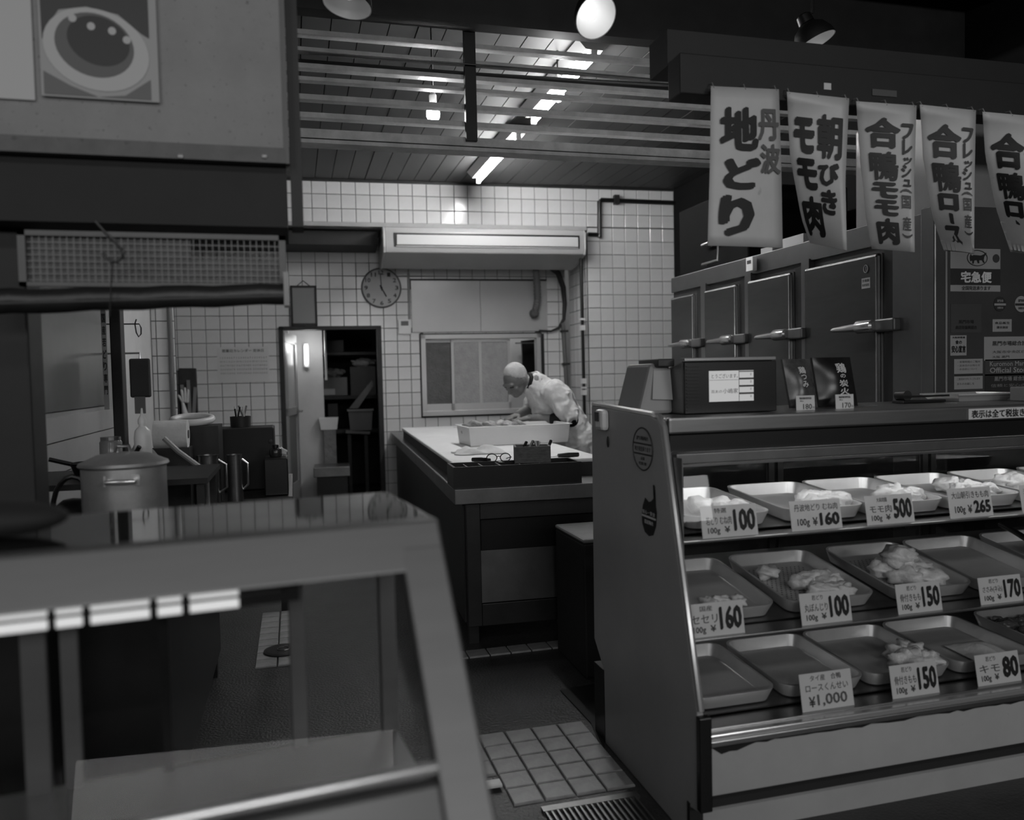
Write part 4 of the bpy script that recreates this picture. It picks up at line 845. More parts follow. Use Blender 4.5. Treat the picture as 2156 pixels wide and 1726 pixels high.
# ------------------------------------------------------------------ price tags
def price_tag(lv, px, py, wd, hg, label, items, Y=None, lean=.18, m=CARD, grp='price tags in the right case'):
    """px, py: bottom left corner in the photograph"""
    yf, zf, sl_, lz = lev.get(lv, (2.4, CT, 0, CT)); yb = Y if Y else 2.034+(lz-.335)*(.158/.74)+.022; zb = lz-.0055
    p = ay(px, py, yb); ev = V((0, -math.sin(lean), -math.cos(lean))); o_ = V((p.x, yb, zb))-ev*hg
    F = frame(V((p.x, yb, zb)), (1, 0, 0), (0, math.cos(lean), -math.sin(lean)), -ev)
    t = thing('price_tag', label, 'price tag', M=F, group=grp)
    MB(F).box(0, wd, 0, .0016, 0, hg).build('card', m, t); MB(F).box(wd*.2, wd*.8, .0016, .024, 0.0, .002).build('foot', GLASS, t)
    fn = flat(o_, (1, 0, 0), ev, wd, hg, .0006)
    for mm, key in ((INK, 'k'), (INKG, 'g'), (INKM, 'm')):
        its = [i[1:] for i in items if i[0] == key]
        if its: letters(MB(), fn, its).build('lettering', mm, t)
    return t
def std(top, name, num, small=True, wide=False):
    r = [('k', num, .57 if len(num) > 2 else .6, .14, .97, .84, .045), ('m', '100g', .10, .68, .32, .92, .02), ('m', '¥', .40, .66, .50, .86, .02), ('g', name, .08, .34, .54, .60, .01)]
    if top: r.append(('g', top, .24, .08, .46, .24, .01))
    return r
def wides(name, num): return [('k', num, .56, .44, .96, .88, .05), ('m', '100g', .12, .60, .36, .90, .02), ('m', '¥', .42, .58, .52, .86, .02), ('g', name, .08, .12, .94, .36, .01)]
price_tag(1, 1480, 1126, .186, .095, 'leftmost price card on the top shelf, marked 100 yen', std('特選', '若どり むね肉', '100'))
price_tag(1, 1668, 1110, .18, .092, 'second price card from the left on the top shelf, marked 160 yen', wides('丹波地どり むね肉', '160'))
price_tag(1, 1827, 1098, .178, .092, 'third price card from the left on the top shelf, marked 500 yen', std('大和肉鶏', 'モモ肉', '500'))
price_tag(1, 2002, 1080, .172, .097, 'fourth price card from the left on the top shelf, marked 265 yen', wides('大山朝引きもも肉', '265'))
price_tag(1, 2154, 1062, .172, .092, 'price card cut off by the right edge on the top shelf', wides('若どりもも肉', '150'))
price_tag(2, 1449, 1318, .184, .096, 'leftmost price card on the middle shelf, marked 160 yen', std('国産', 'セセリ', '160'))
price_tag(2, 1689, 1288, .176, .094, 'second price card from the left on the middle shelf, marked 100 yen', std('若どり', '丸ぼんじり', '100'))
price_tag(2, 1892, 1266, .166, .092, 'third price card from the left on the middle shelf, marked 150 yen', std('若どり', '骨付きもも', '150'))
price_tag(2, 2066, 1242, .17, .086, 'rightmost price card on the middle shelf, marked 170 yen', std('若どり', 'ささみ(ネ込)', '170'))
price_tag(3, 1690, 1465, .178, .108, 'leftmost price card on the bottom shelf, marked 1,000 yen', [('g', 'タイ産　合鴨', .2, .06, .8, .22, .01), ('g', 'ロースくんせい', .1, .3, .92, .5, .01), ('m', '¥', .14, .62, .26, .9, .02), ('g', '1,000', .3, .58, .88, .92, .02)])
price_tag(3, 1880, 1440, .172, .098, 'middle price card on the bottom shelf, marked 150 yen', std('若どり', '骨付きもも', '150'))
price_tag(3, 2060, 1412, .17, .095, 'rightmost price card on the bottom shelf, marked 80 yen', std('若どり', 'キモ', '80'))
# ================================================================== ON THE COUNTER
RY = 2.40
ra, rb2 = ay(1442, 872, RY), ay(1633, 750, RY); x0r, x1r = ra.x, rb2.x; zr = CT+.002
rg_ = thing('cash_register', 'black fronted cash register with a lit customer screen', 'cash register', ((x0r+x1r)/2, RY+.15, zr))
zt_ = rb2.z
MB().prism([(x0r, RY+.012, zr), (x0r, RY+.26, zr), (x0r, RY+.26, zt_-.06), (x0r, RY+.03, zt_-.012), (x0r, RY+.012, zt_-.012)], (x1r-x0r, 0, 0)).build('body', mat('silver plastic', 120, .35, .3), rg_, bevel=.006)
MB().box(x0r, x1r, RY-.004, RY+.012, zr, zt_-.014).build('front_panel', BLACK, rg_, bevel=.003)
for k in range(14): MB().box(x0r+.004, x0r+.05, RY-.007, RY-.004, zt_-.03-k*.011, zt_-.026-k*.011).build('rib', BLACK, rg_)
MB().box(x0r, x1r, RY-.004, RY+.03, zt_-.012, zt_).build('top_edge', CHROME, rg_, bevel=.003)
sa, sb2 = ay(1493, 781, RY-.006), ay(1587, 843, RY-.006); sw, shh = sb2.x-sa.x, sa.z-sb2.z
scn = MB().box(sa.x, sb2.x, RY-.006, RY-.004, sb2.z, sa.z).build('screen', mat('lit screen', 120, .3, emit=.22), rg_)
lm = MB(); fns = flat((sa.x, RY-.006, sa.z), (1, 0, 0), (0, 0, -1), sw, shh, .0008)
letters(lm, fns, [('とうございます。', .05, .1, .64, .24), ('百太の', .04, .62, .28, .72), ('小嶋家', .30, .58, .64, .74)]+[('0', .92, .09+.24*k, .95, .17+.24*k) for k in range(4)])
lm.build('lettering', INKM, scn)
fg = MB()
for a, b, c, d in ((.0, .295, .66, .305), (.66, 0, .672, 1), (.67, .02, 1, .05), (.67, .24, 1, .30), (.67, .48, 1, .54), (.67, .72, 1, .78)):
    fg.add([fns(a, b), fns(c, b), fns(c, d), fns(a, d)], [(0, 1, 2, 3)])
fg.build('screen_lines', INKG, scn)
pa, pb = ay(1358, 853, RY+.06), ay(1446, 757, RY+.06)
MB().prism([(pa.x-.02, RY+.07, zr), (x0r-.006, RY+.07, zr), (x0r-.006, RY+.09, pb.z-.01), (pa.x+.035, RY+.09, pb.z-.01)], (0, .2, 0)).build('printer_body', mat('grey printer', 128, .4), rg_, bevel=.012)
MB().prism([(pa.x+.03, RY+.066, zr+.05), (x0r-.01, RY+.066, zr+.046), (x0r-.008, RY+.086, pb.z-.03), (pa.x+.045, RY+.086, pb.z-.03)], (0, .004, 0)).build('printer_cover', mat('pale printer cover', 150, .4), rg_)
MB().box(pa.x+.05, x0r-.004, RY+.06, RY+.22, pb.z-.022, pb.z+.004).build('printer_lid', BLACK, rg_, bevel=.003)
# pouches with little price cards
def pouch(px0, px1, pyb, pyt, Y, lean, g, label, lab):
    a, b = ay(px0, pyb, Y), ay(px1, pyb, Y); h = ay(px0, pyt, Y).z-CT; wd = b.x-a.x; ev = V((0, math.sin(lean), math.cos(lean)))
    t = thing('food_pouch', label, 'pouch', ((a.x+b.x)/2, Y, CT), group='food pouches on the counter')
    o_ = V((a.x, Y, CT+.003)); sk = .12*wd
    fn = lambda u, v: o_+V((wd*u-sk*v*(1 if lean > .3 else .3), 0, 0))+ev*(h*v)+V((0, -.022*math.sin(math.pi*u)*math.sin(math.pi*min(1, v*1.0))**.7-.001, 0))
    MB().surf(fn, 12, 12, (0, .012, 0)).build('pouch', mat('pouch %d' % g, g, .25, var=.5, scale=18), t, smooth=True)
    f2 = lambda u, v: fn(u, 1-v)+V((0, -.0015, 0)); letters(MB(), f2, lab).build('lettering', CARD, t)
pouch(1665, 1722, 834, 754, 2.50, .25, 70, 'grey food pouch standing right of the cash register', [('鶏つくね', .3, .1, .48, .12, .02)][:0]+[('鶏', .42, .16, .68, .30, .02), ('つ', .45, .32, .66, .42, .02), ('み', .45, .45, .68, .58, .02)])
pouch(1726, 1806, 832, 752, 2.52, .2, 26, 'black food pouch standing right of the grey pouch', [('鶏', .5, .12, .78, .32, .02), ('の', .56, .34, .72, .42, .02), ('炭', .5, .46, .76, .6, .02), ('火', .5, .62, .76, .76, .02), ('やわらか', .82, .2, .88, .22, .0)][:4])
def mini(px, py, num, label):
    price_tag(9, px, py, .073, .055, label, [('m', '国産鶏肉使用品', .18, .1, .82, .24, .02), ('m', '税込', .2, .3, .4, .38, .01), ('g', num, .36, .52, .84, .86, .02), ('g', '円', .87, .7, .97, .86, .01)], Y=2.43, lean=.05, grp='small price cards on the counter')
mini(1677, 858, '180', 'small white card priced 180 yen, standing before the grey pouch'); mini(1760, 847, '170', 'small white card priced 170 yen, standing before the black pouch')
# tray, boxes and strip sign at the right end of the counter
p = az(2012, 838, CT); q = az(2120, 846, CT)
tag(open_tray(frame((2.48, 2.58, CT+.001), (1, 0, 0), (0, 1, 0), ZU), .27, .19, .03, .002, .02, .006).build('steel_dish', TRAYM), 'empty shallow steel dish at the right end of the counter', 'dish')
tag(MB().box(2.66, 2.85, 2.40, 2.52, CT+.001, CT+.055).build('card_box', mat('grey box', 130, .5), bevel=.004), 'small grey box beside the steel dish on the counter', 'box')
hp2 = thing('tape_dispenser', 'dark clear tape dispenser lying on the counter beside the steel dish', 'dispenser', (2.32, 2.62, CT))
MB().box(2.24, 2.44, 2.60, 2.66, CT+.001, CT+.012).build('base', BLACK, hp2, bevel=.003); MB().lathe((2.27, 2.66, CT+.03), [(.02, 0), (.02, -.05)], (0, 1, 0), 20).build('roll', DARK, hp2); MB().box(2.25, 2.46, 2.605, 2.61, CT+.022, CT+.03).build('arm', BLACK, hp2)
sg0 = ay(2040, 868, 2.236)
sgn = thing('notice_strip', 'white notice strip stuck along the counter edge at the right', 'notice', (sg0.x+.15, 2.236, CT-.045))
MB().box(sg0.x, sg0.x+.36, 2.2365, 2.2385, CT-.042, CT-.006).build('strip', CARD, sgn)
letters(MB(), flat((sg0.x, 2.2365, CT-.006), (1, 0, 0), (0, 0, -1), .36, .036, .0008), [('表示は全て税抜き価格です', .03, .12, .97, .9, .03)]).build('lettering', INK, sgn)
acr = thing('acrylic_stand', 'clear acrylic stand behind the small price cards on the counter', 'stand', (1.86, 2.55, CT))
MB().box(1.80, 2.02, 2.60, 2.604, CT+.001, CT+.06).build('back', GLASS, acr); MB().box(1.80, 2.02, 2.47, 2.60, CT+.001, CT+.005).build('base', GLASS, acr)

# ================================================================== FRIDGE
FX = 2.71; FT_ = ax(1415, 585, FX).z; FY1 = ax(1413, 600, FX).y; FY0 = 2.93
fg_ = thing('refrigerator', 'tall stainless refrigerator with four latched doors behind the counter', 'refrigerator', (3.2, (FY0+FY1)/2, 0))
FS = mat('fridge steel', 80, .34, .85, var=.1, scale=3, stretch=(1, 1, 6))
FSL = mat('fridge steel light', 112, .32, .85, var=.1, scale=4)
MB().box(FX+.02, 3.7, FY0+.02, FY1, .02, FT_-.02).build('body', FS, fg_)
MB().box(FX, FX+.03, FY0+.3, FY1, FT_-.11, FT_).build('header', FSL, fg_, bevel=.004)
drs = [(1700, 1856, 'near'), (1580, 1671, ''), (1488, 1556, ''), (1418, 1466, 'far')]
for a, b, _ in drs:
    ya, yb = ax(b, 700, FX).y, ax(a, 700, FX).y; zd = ax((a+b)/2, 0, FX).z; ztop = FT_-.15
    d_ = MB().box(FX-.022, FX+.02, ya, yb, .95, ztop).build('door', FS, fg_, bevel=.014)
    MB().box(FX-.004, FX+.015, ya-.006, ya-.003, .95, ztop).box(FX-.026, FX-.02, ya+.004, ya+.01, .96, ztop-.02).build('door_edge', CHROME, d_)
    MB().box(FX-.002, FX+.02, ya-.085, ya-.022, .9, ztop+.02).build('jamb_strip', BLACK, fg_); MB().box(FX-.012, FX+.02, ya-.16, ya-.09, .9, FT_-.10).build('jamb', FSL, fg_)
    hz_ = ax(1867, 685, FX).z; 
    MB().box(FX-.05, FX-.0, ya-.14, ya-.01, hz_-.03, hz_+.03).build('latch_plate', mat('latch grey', 90, .4, .5), d_, bevel=.008)
    MB().lathe((FX-.055, ya-.02, hz_), [(.02, 0), (.03, .01), (.032, .10), (.02, .115), (.012, .26), (.004, .28)], (-.12, 1, -.02), 14).build('latch_handle', mat('latch chrome', 180, .25, .8), d_, smooth=True)
y4 = ax(1885, 700, FX).y; y5 = ax(1950, 700, FX).y
MB().box(FX-.015, FX+.02, y5+.005, y4, .4, FT_-.02).build('side_panel', FSL, fg_, bevel=.004); MB().box(FX-.03, FX+.03, FY0-.01, y5, .0, FT_).build('corner_post', FSL, fg_, bevel=.006)
MB().box(FX+.03, 3.7, FY0, FY0+.02, .0, FT_).build('front_face', FSL, fg_)
MB().box(FX+.03, FX+.04, FY0-.006, FY0, .0, FT_).build('front_edge', CHROME, fg_)
# door label + thermometer on header
c = ax(1823, 596, FX-.023); sk_ = MB().cbox(c, .001, .06, .05).build('door_label', CARD, fg_)
letters(MB(), flat(c+V((-.001, .03, .024)), (0, -1, 0), (0, 0, -1), .06, .048, .0006), [('冷凍庫', .1, .1, .9, .4, .02), ('設定温度', .1, .55, .9, .8, .01)]).build('lettering', INKM, sk_)
c = ax(1823, 566, FX-.023); MB().tube([c+V((-.001, .014*math.cos(t*.3142), .018*math.sin(t*.3142))) for t in range(21)], .0025, 6, False).build('emblem_ring', CARD, fg_); MB().cbox(c, .002, .003, .024).build('emblem_bar', CARD, fg_)
c = ax(1582, 556, FX-.03); o = MB().cbox(c, .03, .075, .085).build('thermometer', PLW, fg_, bevel=.004); MB().cbox(c+V((-.016, 0, .012)), .003, .04, .02).build('thermometer_screen', INKM, fg_)
# stickers on the end face
def sticker(px0, py0, px1, py1, name, m, items, ink=INKM, rows=()):
    Y = FY0-.0015; a, b = ay(px0, py0, Y), ay(px1, py1, Y); wd, hg = b.x-a.x, a.z-b.z
    o = MB().box(a.x, b.x, Y, FY0-.0005, b.z, a.z).build(name, m, fg_); fn = flat((a.x, Y, a.z), (1, 0, 0), (0, 0, -1), wd, hg, .0006)
    for (u0, v0, u1, v1, mm) in rows: MB().add([fn(u0, v0), fn(u1, v0), fn(u1, v1), fn(u0, v1)], [(0, 1, 2, 3)]).build('band', mm, o)
    f2 = lambda u, v: fn(u, v)+V((0, -.0006, 0))
    if items: letters(MB(), f2, items).build('lettering', ink, o)
    return o, f2
SP = mat('sticker pale', 140, .45); SD = mat('sticker dark', 40, .45)
o, f2 = sticker(2001, 522, 2106, 614, 'courier_sticker', SP, [('全国発送承ります', .22, .87, .8, .97, .02)], INKM, [(.0, .47, 1, .85, SD)])
letters(MB(), f2, [('宅急便', .2, .53, .82, .8, .035)]).build('lettering', CARD, o)
MB().tube([f2(.53+.2*math.cos(t*.2618), .22+.18*math.sin(t*.2618)) for t in range(25)], .002, 5, False).build('emblem_ring', INKM, o)
cat_ = [(.38, .2), (.40, .12), (.42, .17), (.46, .15), (.60, .16), (.66, .13), (.70, .09), (.72, .10), (.67, .19), (.66, .26), (.68, .33), (.65, .33), (.62, .27), (.57, .27), (.57, .34), (.54, .34), (.52, .27), (.47, .28), (.46, .35), (.43, .35), (.43, .28), (.39, .30)]
MB().add([f2(u, v) for u, v in cat_], [tuple(range(len(cat_)))]).build('emblem', INK, o)
MB().add([f2(.91+.07*math.cos(t*.349), .22+.10*math.sin(t*.349)) for t in range(18)], [tuple(range(18))]).build('seal', INKM, o)
sticker(2002, 640, 2066, 700, 'faded_sticker', mat('faded sticker', 58, .5), [('黒門市場', .25, .55, .75, .68, .01), ('商店街振興組合', .15, .75, .85, .88, .01)], INK)
o, f2 = sticker(2090, 672, 2130, 698, 'square_label', SP, [('食品衛生', .1, .2, .9, .4, .01), ('優良施設', .2, .55, .8, .75, .01)])
sticker(2001, 706, 2035, 748, 'declaration_sticker', SP, [('大阪府推進', .1, .06, .9, .15, .02), ('食の', .3, .24, .7, .44, .03), ('安心宣言', .06, .5, .94, .86, .04)], INK)
sticker(2009, 756, 2069, 818, 'notice_sheet', SP, [('・営業時間のご案内', .12, .06, .9, .13), ('・定休日のお知らせ', .12, .18, .9, .25), ('・お会計について', .12, .3, .8, .37), ('ご来店ありがとうございます', .1, .62, .9, .7), ('またのお越しを', .1, .78, .7, .86)], INKG, [(0, .49, 1, .57, SD)])
sticker(2072, 709, 2190, 757, 'association_sticker', SP, [('黒門市場総合加盟店', .14, .18, .92, .38, .02), ('大阪市中央区日本橋', .14, .58, .9, .7), ('大阪 黒門', .14, .8, .44, .9)], INKM)
sticker(2074, 757, 2190, 788, 'store_sticker', mat('sticker mid', 64, .4), [('Kuromon Market', .08, .12, .84, .42, .01), ('Official Store', .08, .5, .8, .84, .02)], SP)
sticker(2074, 788, 2190, 826, 'store_sticker', SD, [('黒門市場 総合加盟店', .16, .12, .9, .36, .02), ('信頼と安心の店', .1, .5, .84, .66)], mat('grey print', 120, .5))
for px, mm in ((2105, SD), (2150, SP)):
    c = ay(px, 640 if px == 2105 else 640, FY0-.001); r = .033 if px == 2105 else .036
    o = MB().lathe(c, [(r, 0), (r, .001)], (0, -1, 0), 28).build('round_sticker', mm, fg_)
    f3 = flat(c+V((-r, -.0012, r)), (1, 0, 0), (0, 0, -1), 2*r, 2*r, .0006)
    MB().add([f3(.02, .46), f3(.98, .46), f3(.98, .6), f3(.02, .6)], [(0, 1, 2, 3)]).build('band', SP if mm is SD else SD, o)
    letters(MB(), lambda u, v, f3=f3: f3(u, v)+V((0, -.0005, 0)), [('黒門市場', .25, .2, .75, .38, .02), ('加盟店会', .25, .68, .75, .82, .02)]).build('lettering', SP if mm is SD else INKM, o)
# things on top of the refrigerator
a, b = ax(1412, 580, FX+.05), ax(1500, 490, FX+.05)
mc = thing('condenser_unit', 'black machine on top of the refrigerator beside the pillar', 'machine', (FX+.3, 5.0, FT_))
MB().box(FX+.06, 3.5, 4.55, FY1-.02, FT_, FT_+.48).build('casing', mat('black casing', 10, .8, spec=.1), mc, bevel=.01)
c = ax(1512, 540, FX+.05); c.z = max(c.z, FT_+.12); MB().tube([c+V((0, .16, .05)), c+V((-.03, .16, .05)), c+V((-.03, -.05, .06)), c+V((-.03, -.05, -.08)), c+V((-.03, .16, -.08)), c+V((0, .16, -.08))], .01, 8).build('handle', STEEL, mc)
tag(MB().box(FX+.12, 3.6, 3.02, 3.62, FT_, FT_+.52).build('white_casing', mat('pale casing', 165, .3, .2, var=.08), bevel=.01), 'tall pale casing on the refrigerator behind the banners', 'casing')
for k, (px, w_, h_, g) in enumerate(((1610, .12, .03, 150), (1648, .08, .035, 120), (1655, .2, .05, 165))):
    c = ax(px, 545, FX+.03); tag(MB().box(FX+.005, FX+.09, c.y-w_, c.y, FT_+(.0 if k < 2 else .001), FT_+h_).build('paper_stack', mat('paper %d' % g, g, .7)), ['pale paper bundle on the refrigerator edge beside the white thermometer', 'grey paper bundle on the refrigerator edge', 'pale folded card on the refrigerator edge under the first banner'][k], 'paper', 'papers on the refrigerator') if k != 1 else None
# ================================================================== BANNERS
VB = mat('banner vinyl', 178, .42, var=.07, scale=5, spots=(14, .70, .75))
def interp(pl, y):
    for (x0, y0), (x1, y1) in zip(pl, pl[1:]):
        if y <= y1: return x0+(x1-x0)*(y-y0)/(y1-y0)
    return pl[-1][0]
def banner(left, right, label, cols):
    W0 = (ay(*right[0], BY)-ay(*left[0], BY)).length; yt, yb = left[0][1], left[-1][1]
    rows = 14; Ls, Rs = [], []
    for k in range(rows+1):
        v = k/rows; yl = left[0][1]+(left[-1][1]-left[0][1])*v; yr = right[0][1]+(right[-1][1]-right[0][1])*v
        a, b = ay(interp(left, yl), yl, BY), ay(interp(right, yr), yr, BY); wn_ = b.x-a.x; dep = math.sqrt(max(0, W0**2-wn_**2))*.75
        # the loose edge swings back, so follow its sight line to the deeper plane
        a2 = ay(interp(left, yl), yl, BY+dep); Ls.append(a2); Rs.append(b)
    def fn(u, v):
        f = min(max(v, 0), .9999)*rows; k = int(f); t = f-k; a = Ls[k].lerp(Ls[k+1], t); b = Rs[k].lerp(Rs[k+1], t); p = a.lerp(b, u)
        return p+V((0, -.005*math.sin(math.pi*u)*v, 0))
    t = thing('banner', label, 'banner', (Ls[0]+Rs[0])/2, group='white vertical banners on the beam')
    MB().surf(fn, 8, rows, (0, .0015, 0)).build('sheet', VB, t, smooth=True, ang=180)
    f2 = lambda u, v: fn(u, v)+V((0, -.005, 0))
    for mm, its in cols:
        for it in its: letters(MB(), f2, [it], fine=True).build('brush_letter', mm, t)
    for u in (.04, .5, .96): MB().tube([fn(u, .012)+V((0, -.001, 0)), fn(u, 0)+V((0, .01, .014)), fn(u, 0)+V((0, .032, .016))], .002, 6).build('clip', CHROME, t)
banner([(1497, 181), (1495, 350), (1490, 517)], [(1640, 188), (1645, 350), (1648, 522)], 'first white banner from the left, reading Tanba free-range chicken in brush script',
       [(INK, [('地', .12, .125, .67, .40, .045), ('ど', .17, .44, .70, .645, .06), ('り', .12, .68, .60, .94, .06)]), (INKG, [('丹', .67, .13, .97, .33, .03), ('波', .69, .35, .98, .54, .03)])])
banner([(1657, 193), (1664, 330), (1688, 460), (1706, 512)], [(1788, 207), (1780, 380), (1783, 527)], 'second banner from the left, twisted, reading fresh morning thigh meat',
       [(INK, [('朝', .46, .125, .90, .42, .035), ('び', .46, .44, .86, .60, .05), ('き', .46, .62, .80, .79, .05), ('モ', .06, .16, .42, .40, .06), ('モ', .06, .43, .44, .64, .06), ('肉', .04, .68, .46, .95, .05)])])
rc = lambda two, gap: [('フ', .73, .13, .94, .24, .05), ('レ', .75, .24, .93, .345, .05), ('ッ', .77, .36, .93, .41, .04), ('シ', .73, .41, .92, .50, .04), ('ュ', .76, .51, .92, .56, .04)]
pr_ = lambda s: [('(', .70, .575, .93, .605, .02, True), ('国', .72, .62, .91, .71, .02), ('産', .72, .735+s, .91, .83+s, .02), (')', .70, .85+s, .93, .88+s, .02, True)]
banner([(1803, 213), (1811, 330), (1824, 460), (1836, 524)], [(1930, 222), (1925, 380), (1926, 531)], 'third banner from the left, reading fresh duck thigh',
       [(INKM, [('合', .1, .1, .72, .31, .045), ('鴨', .14, .33, .68, .53, .03), ('モ', .14, .54, .66, .65, .06), ('モ', .16, .66, .66, .77, .06), ('肉', .16, .785, .64, .965, .05)]+rc(0, 0)), (INKG, pr_(.03))])
banner([(1937, 220), (1944, 330), (1962, 450), (1988, 528)], [(2055, 232), (2052, 380), (2051, 534)], 'fourth banner from the left, reading fresh duck loin',
       [(INKM, [('合', .08, .12, .72, .36, .045), ('鴨', .12, .38, .70, .59, .03), ('ロ', .16, .60, .62, .72, .07), ('ー', .36, .735, .46, .81, .06, True), ('ス', .14, .82, .62, .97, .06)]+rc(0, 0)), (INKG, pr_(0))])
banner([(2069, 235), (2075, 330), (2098, 440), (2128, 530)], [(2192, 246), (2188, 380), (2187, 540)], 'fifth banner from the left, cut by the right edge, reading frozen duck loin',
       [(INK, [('合', .08, .14, .70, .40, .045), ('鴨', .12, .42, .68, .62, .03), ('ロ', .16, .63, .60, .75, .07), ('ー', .36, .765, .46, .83, .06, True), ('ス', .14, .84, .60, .98, .06), ('冷', .70, .17, .96, .29, .03), ('凍', .70, .32, .96, .44, .03)]), (INKG, [('(', .70, .46, .93, .49, .02, True), ('国', .72, .50, .91, .59, .02), ('産', .72, .62, .91, .72, .02), (')', .70, .74, .93, .77, .02, True)])])
# ================================================================== LEFT: SIGN BOARD, SCREEN, BLIND
BYL = 2.12
sbx = lambda px, py, d=0: ay(px, py, BYL+d)
def pxbox(px0, py0, px1, py1, Y, th):
    a, b = ay(px0, py0, Y), ay(px1, py1, Y); return (a.x, b.x, Y, Y+th, b.z, a.z)
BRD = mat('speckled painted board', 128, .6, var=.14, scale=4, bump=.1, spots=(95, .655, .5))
sgb = thing('sign_board', 'speckled grey fascia board hung at the upper left', 'sign board', sbx(300, 470))
a, b = sbx(-130, 0), sbx(598, 312); zb1 = b.z; zt1 = 3.3; xl1 = a.x
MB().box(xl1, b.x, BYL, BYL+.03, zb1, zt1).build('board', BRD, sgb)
z2 = sbx(600, 345).z; MB().box(xl1, b.x+.002, BYL-.006, BYL+.03, z2, zb1-.002).build('bottom_rail', mat('worn rail', 84, .55, var=.25, scale=12, spots=(40, .68, .6)), sgb)
for px in (380, 557): c = sbx(px, 329, -.007); MB().lathe(c, [(.006, 0), (.006, .003), (.002, .004)], (0, -1, 0), 12).build('screw', STEELD, sgb)
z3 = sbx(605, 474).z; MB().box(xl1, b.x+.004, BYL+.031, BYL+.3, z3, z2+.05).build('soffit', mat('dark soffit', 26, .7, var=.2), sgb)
e0, e1 = sbx(597, 100), sbx(606, 100); MB().box(b.x, b.x+.012, BYL-.004, BYL+.03, z2, zt1).build('edge_strip', mat('edge strip', 84, .5), sgb)
p0, p1 = sbx(606, 200), sbx(631, 200); MB().box(p0.x, p1.x, BYL+.03, BYL+.12, sbx(620, 472).z, zt1).build('end_post', mat('dark post', 30, .6, var=.2), sgb)
# poster with a plated dish, and a plain sheet beside it
po = thing('poster', 'blurred poster of a dark dish on a white plate, upper left', 'poster', sbx(200, 215, -.012))
pa_, pb_ = sbx(76, -60, -.012), sbx(336, 216, -.012); Wp, Hp = pb_.x-pa_.x, pa_.z-pb_.z
MB().box(pa_.x, pb_.x, BYL-.012, BYL-.008, pb_.z, pa_.z).build('sheet', mat('poster paper', 150, .5), po)
fpo = flat((pa_.x, BYL-.012, pa_.z), (1, 0, 0), (0, 0, -1), Wp, Hp, .0008)
pxuv = lambda x, y, k: fpo((x-76)/260., (y+60)/276.)+V((0, -.0005*k, 0))
def blob(pts, k, name, m):
    pts = [pxuv(x, y, k) for x, y in pts]; MB().add(pts, [tuple(range(len(pts)))]).build(name, m, po)
blob([(80, -60), (318, -60), (318, 70), (300, 60), (250, 20), (180, 8), (120, 20), (95, 60), (82, 90)], 1, 'print', mat('print dark', 46, .5))
el = lambda cx, cy, rx, ry, rot=0, n=36: [(cx+rx*math.cos(t*2*math.pi/n)*math.cos(rot)-ry*math.sin(t*2*math.pi/n)*math.sin(rot), cy+rx*math.cos(t*2*math.pi/n)*math.sin(rot)+ry*math.sin(t*2*math.pi/n)*math.cos(rot)) for t in range(n)]
blob([(82, 160), (140, 190), (200, 212), (260, 205), (318, 165), (318, 212), (82, 212)], 1, 'print', mat('print mid', 92, .5))
blob(el(200, 105, 118, 92, .25), 2, 'plate', mat('print pale', 172, .5)); blob(el(196, 95, 88, 72, .25), 3, 'print', mat('print grey', 84, .5)); blob(el(205, 85, 70, 55, .3), 4, 'print', mat('print darker', 34, .5))
for x, y in ((190, 53), (236, 60), (268, 78), (150, 38)): blob(el(x, y, 9, 9), 5, 'print', mat('print pale', 172))
qa, qb = sbx(-110, -60, -.008), sbx(74, 211, -.008)
tag(MB().box(qa.x, qb.x, BYL-.008, BYL-.005, qb.z, qa.z).build('paper_sheet', mat('plain sheet', 176, .5)), 'plain pale sheet at the upper left edge beside the poster', 'sheet')
# wire mesh screen
ms = thing('mesh_screen', 'framed wire mesh panel hanging under the dark soffit', 'screen', ay(320, 600, 2.10))
x0, x1, _, _, z0, z1 = pxbox(36, 484, 604, 606, 2.10, .01)
fm_ = mat('mesh frame', 88, .5, var=.15)
for bx_ in ((x0, x1, z1-.012, z1), (x0, x1, z0, z0+.01), (x0, x0+.016, z0, z1), (x1-.016, x1, z0, z1)): MB().box(bx_[0], bx_[1], 2.095, 2.11, bx_[2], bx_[3]).build('frame_bar', fm_, ms)
wr = MB(); n = int((x1-x0)/.0145)
for k in range(1, n): x = x0+k*.0145; wr.box(x-.0008, x+.0008, 2.101, 2.1026, z0, z1)
for k in range(1, int((z1-z0)/.0145)+1): z = z0+k*.0145; wr.box(x0, x1, 2.1026, 2.1042, z-.0008, z+.0008)
o = wr.build('wire', mat('mesh wire', 105, .45, .4), ms); o['kind'] = 'stuff'
MB().box(x0+.016, x0+.37, 2.112, 2.114, z0, z1-.012).build('backing_sheet', mat('hazy film', 66, .45, var=.25, scale=8, bump=.3, bscale=40), ms)
MB().box(x0+.37, x1-.016, 2.112, 2.114, z0, z0+.07).build('backing_sheet', mat('hazy film', 82), ms)
rl = thing('rolled_blind', 'dark rolled-up blind hanging below the mesh screen', 'blind', ay(320, 650, 2.05))
r0_, r1_ = ay(-30, 636, 2.05), ay(598, 619, 2.05)
MB().tube([r0_.lerp(r1_, i/12)+ZU*.002*math.sin(i*1.9) for i in range(13)], [.029-.004*i/12 for i in range(13)], 18).build('roll', mat('dark vinyl', 34, .4, var=.3, scale=7, bump=.3, bscale=18), rl, smooth=True)
MB().tube([r0_.lerp(r1_, i/12)+V((0, -.0262+.004*i/12, -.006)) for i in range(13)], .003, 6).build('seam', mat('vinyl seam', 78, .4), rl)
MB().box(r1_.x, r1_.x+.012, 2.02, 2.08, r1_.z-.03, r1_.z+.05).build('end_cap', mat('clear cap', 105, .3), rl)
